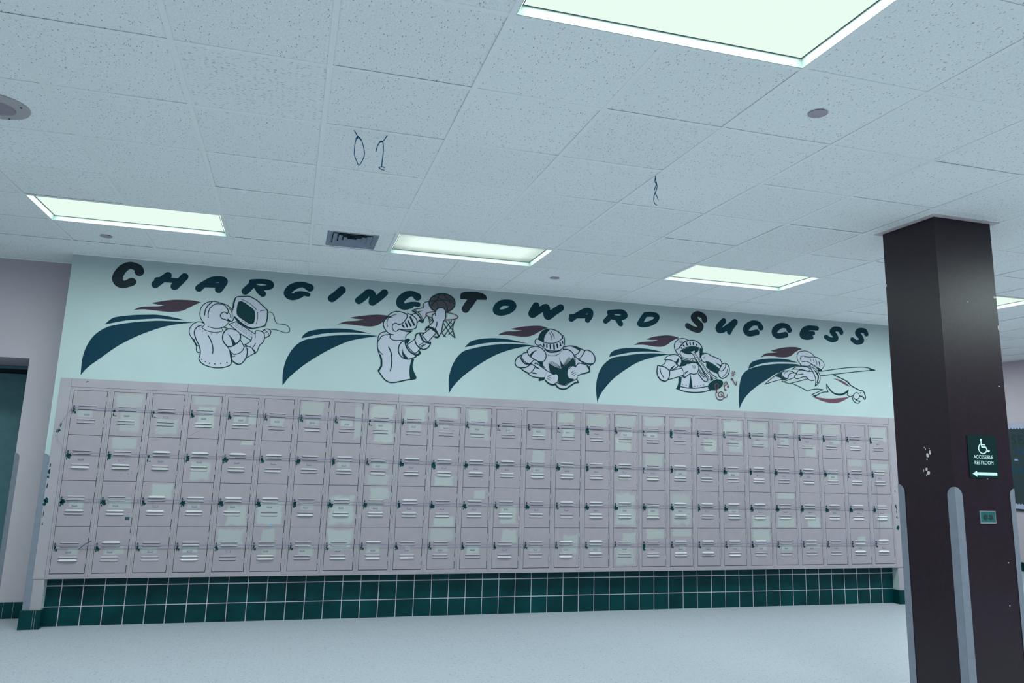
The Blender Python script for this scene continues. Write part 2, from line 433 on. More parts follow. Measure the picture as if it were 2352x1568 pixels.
def projected(x, y, z):
    """does the point fall inside the picture (with a margin)"""
    q = cam.matrix_basis.inverted() @ Vector((x, y, z))
    if q.z > -0.1:
        return False
    u = q.x / -q.z * 1763.13 + 1176 + 3.8
    v = 784 - q.y / -q.z * 1763.13 - 92.2
    return -130 < u < 2480 and -150 < v < 1720
MURAL = [
("k1", [
("plume","F",0,"-273,2696* -341,2709 -468,2705 -557,2691 -679,2658* -624,2649 -570,2649* -614,2635 -702,2626 -763,2614 -812,2586* -734,2598 -654,2596 -564,2591 -493,2594 -422,2609 -370,2640 -319,2674"),
("cape","F",0,"-1020,2443* -976,2495 -927,2518 -807,2542 -694,2554 -614,2559 -497,2548 -382,2527* -449,2525 -557,2526 -629,2524 -759,2506 -863,2489"),
("cape","F",0,"-307,2513* -412,2513 -538,2510 -626,2505 -800,2479 -953,2441 -1010,2415 -1065,2373 -1109,2313 -1141,2230 -1155,2135 -1151,2004* -1105,2072 -1021,2152 -905,2260 -785,2344 -661,2411 -533,2465 -410,2496"),
("pale","F",0,"-232,2506 -259,2548 -274,2590 -269,2651 -238,2692 -194,2711 -143,2712 -101,2701 -59,2690 -20,2660 4,2623 12,2590 5,2557 -22,2544 -51,2503 -90,2481 -67,2458 -48,2470 -3,2479 39,2471 72,2446 119,2328 140,2329 171,2329 255,2356 244,2331 220,2277 144,2226 113,2177 88,2168 61,2180 29,2202 24,2164 -7,2146 -66,2132 -117,2129 -178,2141 -221,2166 -243,2196 -237,2256 -272,2302 -317,2375 -341,2411 -345,2454 -324,2494 -287,2521"),
("ink","S",7.3,"-232,2506 -246,2520 -287,2521 -324,2494 -345,2454 -341,2411 -317,2375 -295,2360"),
("ink","S",8.8,"-249,2494 -282,2478 -302,2446 -300,2408 -277,2356 -253,2314 -238,2267 -237,2229 -243,2196 -220,2163 -173,2139 -106,2127 -46,2130 3,2147 24,2164 26,2197 15,2239 5,2282"),
("ink","S",8.8,"-317,2375 -293,2339 -272,2302 -271,2275 -260,2254 -242,2253"),
("ink","S",6.2,"-298,2357 -268,2313 -254,2311"),
("ink","S",6.3,"-227,2509 -231,2490 -247,2475 -209,2450 -147,2437 -97,2445 -67,2458* -82,2476"),
("ink","S",7.4,"-227,2506 -259,2548 -274,2590 -269,2651 -238,2692 -194,2711 -143,2712 -101,2701 -59,2690 -20,2660 4,2623 12,2590 5,2557 -6,2545"),
("ink","S",6.3,"-22,2544 -51,2503 -90,2481 -130,2474 -166,2478 -197,2487"),
("ink","S",8.9,"-186,2705 -216,2672 -232,2632 -235,2585"),
("ink","S",7.4,"-100,2695 -141,2695 -171,2681 -198,2646 -206,2601 -202,2563"),
("ink","S",8.0,"-101,2701 -68,2678 -44,2647 -42,2625 -49,2611* -63,2623 -83,2623 -100,2607 -103,2587 -88,2566 -62,2560 -35,2548 -9,2545"),
("ink","F",0,"-40,2571* -20,2555 -7,2547* -45,2550*"),
("ink","S",6.4,"-33,2659 -12,2633 -4,2600 -4,2573"),
("ink","S",4.3,"-34,2623 -22,2604 -20,2580"),
("ink","S",4.2,"-82,2476 -75,2486 -39,2481"),
("ink","S",4.2,"-63,2491 -29,2481"),
("ink","S",9.6,"-18,2319 -52,2355 -67,2398 -61,2442 -38,2471 -3,2479 39,2471 72,2446 84,2408 74,2374 51,2348 17,2324 -18,2319"),
("ink","F",0,"-35,2438* -7,2418 27,2382 50,2351* 24,2333* 7,2381 -15,2418"),
("ink","S",6.9,"-18,2319 11,2277 44,2252* 84,2266 112,2295 119,2328 101,2360 80,2394"),
("ink","S",8.4,"6,2282 25,2240 29,2202 61,2180 88,2168 113,2177 136,2209 150,2248 151,2292 141,2324 124,2331"),
("ink","S",11.6,"21,2223 31,2200 62,2176 85,2168"),
("ink","S",4.2,"25,2235 41,2233 56,2238"),
("ink","S",4.2,"19,2248 31,2259"),
("pale","F",0,"126,2339 157,2366 176,2387 176,2414 188,2432 205,2444 205,2472 225,2479 263,2473 282,2494 313,2499 335,2481 328,2442 293,2420 272,2371 255,2356 220,2277"),
("ink","S",6.9,"140,2330 171,2329 199,2306 220,2277* 234,2292 244,2331 255,2356"),
("ink","S",12.8,"199,2306 217,2285 213,2273"),
("ink","S",6.4,"220,2275 208,2271 178,2250 144,2226"),
("ink","S",7.5,"126,2345 157,2366 176,2387 176,2414 188,2432 205,2444 205,2472 225,2479 257,2473 280,2455 286,2411 272,2371 255,2356"),
("ink","S",12.8,"128,2346 145,2332"),
("ink","S",4.8,"208,2411 206,2441"),
("ink","S",6.4,"215,2363 204,2339 193,2322"),
("ink","S",7.6,"263,2470 282,2494 313,2499 335,2481 328,2442 293,2420"),
("ink","S",4.9,"282,2486 307,2473 322,2452"),
("ink","S",4.9,"282,2461 302,2473"),
("pale","F",0,"-22,2519* 32,2548* 208,2444* 171,2389* 78,2441*"),
("ink","S",6.9,"202,2447 32,2547* -22,2519* 78,2441* 171,2389* 181,2417"),
("ink","D",3.2,"32,2533 44,2525 56,2518 69,2511 81,2503 93,2496 105,2488 117,2481 129,2473 141,2466 153,2459 165,2451 177,2444 20,2525 32,2517 44,2510 56,2502 68,2495 80,2488 93,2480 105,2473 117,2465 129,2458 141,2451 153,2443 165,2436 177,2428 8,2515 20,2508 32,2501 44,2493 56,2486 68,2478 80,2471 93,2464 105,2456 117,2449 129,2441 141,2434 153,2427 165,2419"),
("pale","F",0,"-4,2656* -4,2711 3,2746 16,2769 57,2778 124,2787* 185,2758 236,2717 290,2671* 294,2623 293,2578 281,2527* 228,2509 172,2494* 108,2515 47,2549 18,2588 -2,2623"),
("ink","S",9.2,"-5,2650 -4,2711 3,2746 16,2769 57,2778 124,2785* 185,2758 236,2717 290,2671* 294,2623 293,2578 281,2527* 228,2509 172,2494* 108,2515 47,2549 18,2588"),
("ink","S",15.0,"18,2586 63,2547 124,2507 172,2494"),
("ink","S",12.8,"0,2673 -1,2712 5,2748"),
("ink","F",0,"34,2723 51,2734 72,2732 127,2700 166,2672 185,2643 189,2593 185,2548 168,2536 142,2536 87,2568 43,2598 29,2631 28,2675"),
("ink","S",4.9,"60,2753 114,2730 158,2702 195,2669"),
("ink","S",4.8,"208,2645 211,2606 210,2567 205,2536"),
("ink","S",4.9,"228,2659 251,2665 277,2670"),
("ink","D",3.7,"83,2555 91,2552 108,2541 116,2537 128,2532 135,2528"),
("ink","S",4.9,"297,2652 320,2655 343,2638 357,2606 364,2578 387,2555 435,2553 473,2544 497,2515 494,2487 463,2476 420,2487 376,2498 334,2499"),
("ink","S",7.8,"-186,2403 -166,2374 -147,2332 -136,2289 -135,2252"),
("ink","D",3.7,"-267,2476 -258,2456 -236,2440 -203,2428 -161,2422 -115,2427 -78,2438"),
("ink","D",5.2,"-218,2194 -188,2177 -152,2164 -107,2160 -59,2168 -9,2178"),
]),
("k2", [
("cape","F",0,"607,2436* 620,2466 648,2493 687,2513 781,2535 900,2548 996,2551 1082,2546 1233,2522* 1114,2523 992,2518 902,2509 784,2490"),
("cape","F",0,"1296,2506* 1176,2509 1054,2503 934,2488 815,2469 699,2441 641,2425 585,2391 537,2336 497,2257 477,2184 470,2093 477,2001* 524,2072 604,2155 686,2226 826,2327 999,2425 1118,2465"),
("pale","F",0,"1295,2457 1299,2507 1323,2538 1373,2555 1337,2615 1347,2662 1371,2704 1408,2736 1453,2752 1499,2750 1556,2738 1600,2728 1641,2698 1653,2665 1646,2611 1614,2592 1612,2568 1558,2531 1553,2501 1596,2491 1639,2500 1650,2544 1682,2563 1722,2563 1737,2601 1786,2614 1827,2604 1874,2547 1851,2525 1817,2529 1793,2481 1769,2426 1730,2407 1697,2408 1695,2375 1661,2346 1620,2304 1607,2238 1617,2124 1537,2104 1473,2084 1421,2088 1382,2108 1326,2179 1345,2229 1330,2319 1300,2382"),
("pale","F",0,"1600,2728* 1638,2758* 1617,2783* 1669,2797* 1706,2807* 1704,2837 1723,2863 1756,2872 1803,2818 1812,2765 1746,2739 1730,2718 1712,2689* 1656,2665*"),
("plume","F",0,"1425,2693* 1374,2705 1287,2708 1194,2697 1103,2679 1022,2659* 1074,2652 1157,2650* 1076,2633 985,2620 912,2585* 969,2594 1078,2593 1171,2588 1232,2591 1293,2612 1340,2650 1376,2681"),
("ink","S",9.1,"1365,2696 1347,2662 1336,2628 1345,2589 1374,2551 1407,2531 1437,2528"),
("ink","S",9.3,"1371,2700 1408,2736 1453,2752 1499,2750 1540,2737 1555,2724 1555,2704 1537,2670 1512,2641 1480,2625"),
("ink","S",6.6,"1377,2601 1368,2637 1376,2671 1403,2703 1455,2725"),
("ink","S",8.5,"1480,2625 1450,2640 1425,2621 1422,2594 1438,2566 1464,2563 1483,2582"),
("ink","S",9.3,"1556,2741 1600,2728 1641,2698 1653,2665 1646,2611 1614,2592 1555,2581 1483,2582"),
("ink","S",15.9,"1516,2625 1531,2606"),
("ink","S",15.9,"1545,2647 1563,2611"),
("ink","S",15.9,"1567,2668 1596,2621"),
("ink","S",17.3,"1586,2707 1628,2633"),
("ink","F",0,"1483,2580* 1549,2574 1614,2583* 1602,2564 1576,2560 1523,2569"),
("ink","S",7.9,"1612,2575 1589,2557 1558,2531 1553,2501"),
("ink","S",7.8,"1528,2483 1476,2476 1430,2479 1406,2498* 1408,2527"),
("ink","S",7.8,"1295,2457 1299,2507 1323,2538 1373,2555"),
("ink","S",7.8,"1302,2461 1325,2502 1356,2520 1401,2528"),
("ink","S",9.1,"1295,2460 1293,2427 1300,2382 1315,2351"),
("ink","S",6.5,"1301,2382 1328,2351 1349,2335"),
("ink","S",9.0,"1300,2382 1315,2338 1327,2312"),
("ink","S",17.4,"1325,2325 1338,2287 1342,2235 1334,2209 1318,2181"),
("ink","S",11.0,"1316,2181 1348,2139 1382,2102 1422,2081 1473,2081 1537,2097 1601,2114 1640,2119"),
("ink","F",0,"1620,2307* 1646,2312* 1633,2252 1644,2201 1673,2147 1673,2127 1650,2116 1617,2123* 1608,2173 1607,2238"),
("ink","S",10.4,"1399,2408 1424,2358 1434,2306 1435,2241 1428,2185"),
("ink","S",9.8,"1541,2482 1510,2455 1493,2414 1496,2362 1524,2325 1564,2307 1610,2310 1661,2333"),
("ink","F",0,"1544,2487* 1576,2501 1598,2491* 1568,2446*"),
("ink","S",13.1,"1548,2478 1560,2432 1589,2388 1627,2361 1667,2347"),
("ink","F",0,"1529,2410* 1538,2371 1562,2340 1587,2315* 1557,2310 1531,2345"),
("pale","F",0,"1570,2438* 1639,2499* 1655,2452 1696,2408* 1659,2369* 1646,2365 1598,2402"),
("ink","S",7.9,"1570,2438* 1639,2500* 1655,2452 1697,2408* 1659,2369* 1640,2368 1598,2402 1570,2438"),
("ink","S",19.8,"1661,2346 1693,2365 1690,2384"),
("ink","S",12.0,"1642,2501 1650,2544 1682,2561 1725,2562"),
("ink","S",10.6,"1643,2484 1662,2445 1696,2418 1730,2407 1769,2426 1791,2461 1792,2481"),
("ink","S",16.0,"1686,2554 1704,2515 1729,2483 1783,2470"),
("ink","S",6.6,"1682,2443 1723,2471"),
("ink","S",6.6,"1706,2425 1747,2458"),
("ink","S",6.6,"1692,2433 1728,2453"),
("pale","F",0,"1706,2542* 1786,2614* 1842,2575* 1766,2479*"),
("ink","S",8.7,"1706,2542* 1786,2614* 1842,2575* 1766,2479* 1706,2542*"),
("ink","S",18.7,"1740,2596 1749,2618 1779,2622"),
("ink","S",13.4,"1786,2614 1820,2603 1841,2585 1860,2556"),
("ink","S",18.8,"1834,2534 1854,2531 1870,2546"),
("ink","S",7.4,"1756,2872 1723,2863 1704,2837 1706,2807* 1669,2797 1617,2783* 1651,2759 1672,2747 1694,2715 1712,2689* 1730,2718 1746,2739"),
("ink","S",14.7,"1604,2770 1631,2757"),
("ink","S",11.4,"1625,2760 1666,2726 1695,2688 1710,2666"),
("ink","F",0,"1704,2780* 1651,2755* 1638,2763*"),
("ink","S",16.0,"1675,2683 1700,2668 1712,2683"),
("ink","S",7.4,"1600,2731 1638,2754"),
("ink","S",7.4,"1655,2662 1691,2695"),
("red","S",10.2,"2047,2742 2038,2730 2015,2720 1980,2712 1936,2707 1887,2706 1839,2708 1796,2714 1762,2723 1740,2733 1733,2745 1741,2757 1763,2767 1798,2775 1842,2780 1890,2782 1939,2779 1983,2773 2017,2765 2039,2754 2047,2742"),
("ball","F",0,"2013,2878 2008,2848 1991,2821 1964,2798 1929,2782 1889,2774 1850,2776 1814,2786 1785,2804 1766,2829 1758,2857 1763,2886 1779,2913 1806,2936 1841,2953 1880,2961 1920,2959 1956,2949 1986,2931 2005,2906"),
("ink","S",9.6,"2013,2878 2008,2848 1991,2821 1964,2798 1929,2782 1889,2774 1850,2776 1814,2786 1785,2804 1766,2829 1758,2857 1763,2886 1779,2913 1806,2936 1841,2953 1880,2961 1920,2959 1956,2949 1986,2931 2005,2906 2013,2878"),
("ink","S",6.1,"1762,2883 1820,2877 1842,2842 1849,2808"),
("ink","S",6.1,"1768,2829 1807,2873 1867,2895 1928,2897 2004,2869"),
("ink","S",6.1,"1804,2927 1866,2909 1930,2849 1940,2788"),
("ink","S",6.1,"1857,2952 1839,2903 1799,2879 1759,2883"),
("ink","S",6.2,"1898,2956 1927,2917 1990,2895 2010,2903"),
("ink","S",6.1,"1807,2873 1788,2831 1790,2804"),
("ink","S",10.2,"2018,2713 2004,2664 2003,2610 2026,2540"),
("ink","S",8.1,"1904,2677 1963,2593 2023,2539"),
("ink","S",8.1,"1927,2696 2006,2603"),
("ink","S",8.1,"1985,2700 1899,2585"),
("ink","S",8.1,"2003,2671 1914,2543"),
("ink","S",8.1,"1896,2575 1935,2541"),
("ink","S",8.1,"2006,2610 1964,2566"),
("ink","S",6.8,"1958,2698 2007,2658"),
("ink","S",6.7,"1760,2720 1777,2657"),
("ink","S",5.4,"1768,2707 1803,2686"),
("ink","S",5.4,"1798,2706 1773,2667"),
("pale","F",0,"1758,2629* 1797,2666 1806,2686 1794,2729 1806,2754 1826,2759* 1828,2786 1850,2812 1884,2821 1912,2807 1923,2773 1926,2726 1904,2684* 1897,2629 1889,2581 1870,2546* 1848,2585 1834,2604 1799,2622"),
("ink","S",9.5,"1758,2629* 1797,2666 1806,2686 1794,2729 1806,2754 1826,2759* 1826,2739* 1828,2786 1850,2812 1884,2821 1912,2807 1923,2773 1926,2726 1904,2684* 1897,2629 1889,2581 1870,2546* 1848,2585 1834,2604 1799,2622 1758,2629*"),
("ink","S",9.4,"1843,2679 1842,2645 1830,2611"),
]),
("k3", [
("cape","F",0,"2125,2454* 2164,2498 2203,2524 2288,2547 2395,2562 2503,2564 2619,2555 2760,2532* 2653,2535 2551,2535 2450,2527 2317,2505"),
("cape","F",0,"2833,2517* 2722,2521 2586,2518 2451,2503 2318,2479 2200,2446 2122,2418 2071,2373 2029,2309 2000,2231 1985,2141 1993,2003* 2027,2067 2101,2154 2195,2236 2324,2330 2454,2407 2588,2461 2723,2498"),
("plume","F",0,"2969,2702* 2911,2716 2855,2718 2752,2706 2662,2688 2576,2664* 2636,2659 2698,2659* 2636,2647 2548,2638 2494,2623 2451,2595* 2515,2602 2597,2600 2686,2596 2768,2604 2823,2626 2878,2660 2926,2687"),
("pale","F",0,"2835,2564 2866,2582 2885,2634 2926,2677 2996,2695 3067,2677 3131,2638 3144,2551 3141,2524 3190,2537 3254,2538 3315,2518 3362,2504 3398,2507 3441,2486 3471,2444 3471,2396 3450,2372 3432,2364 3407,2332 3422,2293 3344,2268 3287,2245 3284,2205 3299,2179 3260,2170 3218,2142 3169,2110 3121,2104 3078,2121 3043,2146 2994,2156 2945,2203 2889,2203 2820,2209 2768,2236 2730,2260 2688,2290 2636,2326 2642,2366 2698,2415 2718,2436 2755,2445 2755,2459 2785,2494 2847,2511 2839,2537"),
("ink","F",0,"2866,2580* 2885,2634 2926,2677 2989,2694 2955,2652 2931,2604 2929,2557* 2887,2570"),
("ink","S",10.3,"2869,2583 2885,2634 2926,2677 2996,2694 3067,2677 3114,2640 3125,2610"),
("ink","S",8.2,"2880,2577 2929,2555 2985,2550 3041,2557 3090,2581 3125,2617"),
("ink","S",8.2,"3117,2635 3133,2634 3143,2605 3144,2551 3127,2516 3092,2487 3036,2477 2973,2479 2931,2497 2895,2528"),
("ink","S",8.8,"2880,2580 2852,2586 2835,2564 2839,2537 2867,2522 2895,2529"),
("ink","S",14.3,"2926,2540 2928,2516"),
("ink","S",14.3,"2958,2535 2960,2509"),
("ink","S",15.7,"2994,2534 2997,2498"),
("ink","S",17.8,"3033,2537 3037,2497"),
("ink","S",16.5,"3066,2547 3072,2513"),
("ink","S",14.5,"3097,2565 3105,2535"),
("ink","S",12.4,"3122,2580 3126,2560"),
("ink","S",6.2,"2983,2657 3005,2622 3012,2586"),
("ink","S",6.2,"3000,2670 3025,2637 3037,2601"),
("ink","S",15.1,"2945,2484 2987,2464 3043,2467 3102,2488"),
("ink","S",8.3,"3130,2520 3130,2496"),
("ink","S",9.4,"2698,2402 2718,2433 2755,2445"),
("ink","S",8.0,"2698,2402 2720,2364 2755,2340 2789,2336 2826,2374"),
("ink","S",10.7,"2698,2414 2671,2401 2642,2366 2636,2326 2661,2295 2709,2290 2756,2301 2790,2329"),
("ink","S",12.7,"2683,2401 2710,2357 2745,2330 2803,2333"),
("pale","F",0,"2755,2459 2785,2494 2847,2511 2903,2495 2942,2457 2953,2418 2940,2378 2913,2359* 2864,2366 2815,2390 2773,2420"),
("ink","S",9.5,"2755,2459 2785,2494 2847,2510 2903,2495 2942,2457 2953,2418 2940,2378 2913,2359* 2864,2366 2815,2390 2773,2420 2755,2459"),
("ink","F",0,"2872,2479* 2828,2450 2801,2405* 2782,2419* 2814,2456"),
("ink","S",11.4,"2688,2290 2730,2259 2778,2240"),
("ink","S",8.1,"2803,2333 2845,2312* 2825,2278 2799,2247 2775,2243"),
("ink","S",9.4,"2768,2236* 2820,2209 2889,2203 2944,2205"),
("ink","S",8.8,"2839,2335 2848,2346 2900,2316 2971,2272"),
("ink","F",0,"2842,2316* 2866,2307 2894,2286* 2852,2296"),
("ink","F",0,"2806,2251* 2840,2250 2868,2238* 2820,2239"),
("ink","F",0,"2861,2365* 2920,2357* 2928,2324 2953,2298* 2900,2316*"),
("ink","F",0,"2882,2200* 2883,2167* 2938,2183* 2948,2203*"),
("ink","F",0,"3190,2539* 3254,2538 3317,2515* 3305,2494* 3247,2524"),
("ink","S",9.7,"3144,2524 3190,2537 3254,2538 3315,2518 3362,2501"),
("ink","S",9.7,"3134,2500 3183,2500 3226,2476 3252,2437 3260,2384 3261,2330"),
("ink","S",8.3,"3312,2505 3298,2477 3259,2449"),
("ink","S",8.3,"3363,2501 3344,2463 3299,2413 3259,2437"),
("ink","S",9.1,"3362,2503 3398,2507 3441,2486 3471,2444 3471,2396 3450,2372"),
("ink","S",13.2,"3450,2372 3399,2369 3342,2383 3295,2409"),
("ink","S",8.3,"3432,2364 3407,2332"),
("ink","S",9.0,"3261,2330 3299,2373* 3371,2362 3411,2336 3422,2294* 3344,2268 3287,2245* 3283,2205* 3299,2179*"),
("ink","S",13.9,"3393,2345 3418,2296 3358,2270"),
("ink","S",14.2,"2952,2180 2987,2150 3029,2139 3057,2145 3078,2121 3121,2104 3169,2110 3218,2142 3260,2170 3299,2180"),
("ink","F",0,"2979,2352* 3039,2324 3103,2306* 3137,2315* 3200,2383 3238,2429* 3257,2377 3257,2330 3194,2320 3181,2259 3196,2220 3252,2203 3203,2174 3148,2143* 3091,2162 3083,2227 3062,2249 3034,2241 2999,2262"),
("ink","F",0,"3085,2424* 3115,2365 3141,2340* 3145,2313* 3109,2315* 3105,2361"),
("pale","F",0,"3010,2374* 3074,2346 3102,2313* 3039,2331 2986,2353*"),
("ink","S",4.1,"3007,2372 3067,2347 3099,2321"),
("ink","S",4.1,"2996,2363 3060,2340 3099,2317"),
("ink","S",4.1,"2990,2354 3053,2331 3099,2313"),
("ink","S",4.1,"3137,2340 3164,2385 3192,2423"),
("ink","S",4.1,"3141,2333 3172,2378 3205,2421"),
("ink","S",4.1,"3144,2327 3179,2375 3217,2416"),
("ink","S",4.1,"3148,2324 3186,2369 3228,2411"),
("ink","D",4.1,"2974,2433 2991,2429 3009,2428 3024,2429 3040,2430 3079,2446 3095,2457 3110,2475 3124,2490"),
("ink","D",6.2,"3058,2435 3075,2444"),
("pale","F",0,"2971,2272 2992,2262 3034,2241 3062,2249 3085,2227 3077,2174 3043,2149 2994,2156 2959,2181 2944,2206"),
("ink","S",6.8,"2971,2272 2992,2262 3034,2241 3062,2249 3085,2227 3077,2174 3043,2149"),
("ink","S",5.4,"2979,2227 3010,2236"),
("ink","S",5.4,"2973,2218 3012,2203"),
("ink","S",5.4,"2970,2200 3002,2183"),
("pale","F",0,"3261,2330 3229,2338 3192,2316 3181,2259 3196,2220 3238,2212 3277,2224 3287,2245"),
("ink","S",6.9,"3268,2331 3229,2338 3193,2303"),
("ink","S",5.5,"3251,2293 3219,2270"),
("ink","S",5.5,"3262,2277 3227,2253"),
("ink","S",5.5,"3267,2261 3245,2239"),
("ink","S",6.8,"3077,2162 3120,2147 3169,2145 3217,2180 3277,2208"),
]),
("k4", [
("cape","F",0,"3627,2453* 3640,2487 3675,2519 3747,2545 3854,2561 3971,2566 4088,2562 4254,2539* 4161,2538 4051,2536 3905,2522 3761,2491"),
("cape","F",0,"4324,2523* 4235,2525 4087,2520 3941,2504 3797,2477 3676,2451 3619,2419 3563,2367 3521,2299 3494,2206 3488,2108 3503,1989* 3531,2059 3586,2139 3684,2242 3798,2328 3941,2416 4087,2471 4235,2508"),
("plume","F",0,"4423,2704* 4348,2719 4274,2721 4177,2707 4103,2689 4038,2662* 4103,2660 4175,2666* 4110,2647 4029,2638 3956,2623 3900,2594* 3985,2603 4058,2601 4147,2593 4221,2598 4280,2623 4333,2664 4378,2687"),
("pale","F",0,"4433,2290* 4478,2292 4532,2336 4638,2376 4730,2415 4875,2369 4750,2273 4749,2205 4771,2172* 4679,2151 4566,2142 4454,2150 4380,2173* 4410,2228"),
("pale","F",0,"4384,2531 4359,2611 4378,2660 4423,2694 4476,2701 4605,2686 4658,2658 4688,2612 4683,2549 4655,2500 4548,2466 4447,2487 4421,2533"),
("ink","S",8.6,"4406,2525 4377,2564 4359,2611 4378,2660 4423,2694 4476,2701 4521,2687"),
("ink","S",10.9,"4415,2594* 4437,2623 4483,2667 4544,2686 4605,2686 4658,2658 4686,2612 4683,2549"),
("ink","S",8.7,"4437,2568 4475,2598 4536,2617 4612,2622 4680,2604"),
("ink","S",7.2,"4415,2594 4384,2578 4377,2561 4391,2538 4421,2532 4437,2568"),
("ink","S",5.0,"4408,2669 4453,2648"),
("ink","S",5.0,"4423,2675 4470,2659"),
("ink","S",15.8,"4442,2600 4445,2596"),
("ink","S",13.7,"4464,2630 4475,2617"),
("ink","S",15.2,"4501,2656 4512,2633"),
("ink","S",15.2,"4542,2665 4547,2640"),
("ink","S",15.2,"4582,2665 4584,2643"),
("ink","S",13.8,"4621,2645 4624,2637"),
("ink","F",0,"4441,2563 4490,2597 4566,2618 4642,2612 4634,2574 4580,2546 4504,2538"),
("ink","F",0,"4653,2604* 4689,2608* 4683,2549 4671,2514 4655,2496*"),
("ink","S",8.6,"4435,2530 4440,2507 4452,2486 4533,2470"),
("ink","S",6.5,"4456,2501 4541,2485"),
("ink","F",0,"4443,2476* 4533,2465 4624,2464* 4646,2403* 4518,2437 4487,2415 4427,2401*"),
("pale","F",0,"4264,2455* 4324,2466 4375,2442 4397,2399* 4315,2351* 4293,2369 4219,2402*"),
("ink","S",8.5,"4264,2455* 4242,2420 4216,2402"),
("ink","S",8.5,"4375,2435 4396,2399* 4315,2351"),
("ink","F",0,"4366,2414* 4341,2379 4308,2353* 4304,2363* 4330,2392"),
("pale","F",0,"4246,2464* 4272,2496 4324,2520 4384,2524 4428,2499 4439,2459 4428,2418 4412,2403* 4375,2442 4309,2465"),
("ink","S",9.3,"4246,2464* 4272,2496 4324,2520 4384,2522 4428,2499 4442,2459 4429,2418 4412,2403* 4375,2442 4309,2465 4246,2464"),
("ink","F",0,"4410,2498* 4409,2457 4390,2426* 4368,2443*"),
("pale","F",0,"4311,2354* 4442,2388* 4468,2346 4464,2318* 4404,2295 4270,2251*"),
("ink","S",8.5,"4311,2352* 4442,2388* 4468,2346 4465,2319* 4404,2295 4255,2248*"),
("pale","F",0,"4168,2399* 4160,2348 4167,2295 4204,2251 4248,2240* 4277,2254 4303,2303 4304,2350* 4249,2387"),
("ink","S",10.6,"4168,2399* 4160,2348 4167,2295 4204,2251 4248,2238* 4281,2258 4303,2303 4304,2350* 4249,2387 4168,2399"),
("ink","S",14.0,"4174,2282 4204,2251 4244,2241"),
("ink","S",9.1,"4193,2370 4204,2324 4233,2279"),
("ink","F",0,"4407,2292* 4442,2294* 4433,2229 4419,2165* 4379,2174* 4403,2228"),
("ink","S",10.0,"4380,2173 4454,2150 4566,2141 4679,2151 4771,2174"),
("ink","S",8.6,"4425,2195 4529,2184 4642,2193 4745,2215"),
("ink","F",0,"4545,2333* 4567,2189* 4524,2187*"),
("ink","D",5.0,"4450,2217 4492,2212 4592,2205 4626,2211 4659,2217 4694,2226"),
("ink","F",0,"4731,2477* 4799,2447 4885,2397* 4870,2348* 4775,2384 4730,2415*"),
("pale","F",0,"4912,2460 4954,2470 4993,2444 5003,2390 4974,2333 4919,2306 4881,2328 4875,2369"),
("ink","S",10.2,"4911,2457 4954,2468 4993,2444 5003,2390 4974,2333 4919,2306 4881,2325 4871,2355"),
("ink","S",8.8,"4962,2463 4953,2421 4914,2383 4879,2393"),
("ink","S",7.3,"4982,2409 4967,2364 4921,2322"),
("pale","F",0,"4671,2514 4679,2549 4717,2559 4763,2555* 4786,2539 4886,2507 4912,2474 4911,2440* 4883,2404* 4800,2454 4731,2477* 4716,2462 4685,2474"),
("ink","S",9.5,"4687,2560 4717,2560 4763,2555* 4786,2539 4886,2507 4912,2474 4911,2443* 4885,2404* 4800,2454 4731,2476* 4716,2462 4685,2474 4669,2511 4679,2542 4702,2551"),
("ink","S",5.1,"4700,2533 4721,2531"),
("ink","S",5.1,"4694,2516 4716,2512"),
("ink","S",5.1,"4699,2499 4720,2497"),
("ink","F",0,"4831,2471* 4907,2445* 4895,2428*"),
("pale","F",0,"4569,2553* 4595,2558* 4685,2447 4759,2349 4812,2304 4873,2290* 4857,2245* 4757,2246* 4751,2307 4676,2405"),
("pale","F",0,"4546,2563* 4597,2580* 4593,2561* 4569,2548*"),
("ink","S",6.5,"4569,2549 4676,2402 4755,2307 4757,2260"),
("ink","S",6.5,"4595,2556 4685,2447 4759,2349 4812,2304 4865,2290"),
("ink","S",5.1,"4584,2550 4684,2426 4751,2341"),
("ink","F",0,"4770,2332* 4812,2290* 4773,2266*"),
("ink","F",0,"4923,2269 4925,2253 4918,2235 4903,2216 4882,2200 4856,2187 4828,2178 4800,2175 4777,2177 4758,2185 4748,2198 4746,2214 4752,2232 4767,2250 4788,2267 4814,2280 4842,2289 4869,2292 4893,2290 4912,2282"),
("ink","S",6.5,"4541,2462 4545,2486 4575,2500 4617,2470 4684,2378 4713,2339 4709,2312 4686,2314 4638,2376"),
("ink","S",6.5,"4560,2463 4568,2479 4609,2442 4668,2357 4705,2329"),
("ink","S",8.7,"4634,2341 4682,2283 4719,2261 4744,2280 4728,2313 4683,2372"),
("ink","S",7.2,"4760,2379 4782,2350 4854,2309"),
("ink","D",5.8,"4655,2469 4673,2443 4692,2437"),
("pale","F",0,"4442,2405* 4487,2415 4518,2437 4579,2454 4624,2443 4638,2403 4622,2348 4577,2332 4539,2336 4478,2292* 4471,2332"),
("ink","S",8.6,"4518,2437 4579,2454 4624,2443 4640,2403 4622,2348 4577,2332 4541,2336 4478,2292* 4469,2299"),
("ink","S",17.1,"4456,2305 4475,2292"),
("ink","S",5.0,"4567,2423 4575,2396"),
("ink","S",5.0,"4581,2426 4589,2390"),
("ink","S",5.0,"4593,2423 4602,2394"),
("ink","F",0,"4475,2346* 4532,2368* 4479,2326*"),
("red","S",9.4,"4851,2153 4827,2206 4831,2237 4853,2248 4868,2228 4851,2183 4837,2142 4846,2095 4883,2078 4922,2092 4931,2133 4908,2162 4878,2157 4865,2130 4884,2110 4911,2122"),
("red","S",8.0,"4896,2141 4938,2106 4965,2114 4971,2138"),
("red","S",21.8,"4947,2187 4954,2185"),
("red","S",8.7,"4944,2188 4935,2239 4963,2274 4986,2228"),
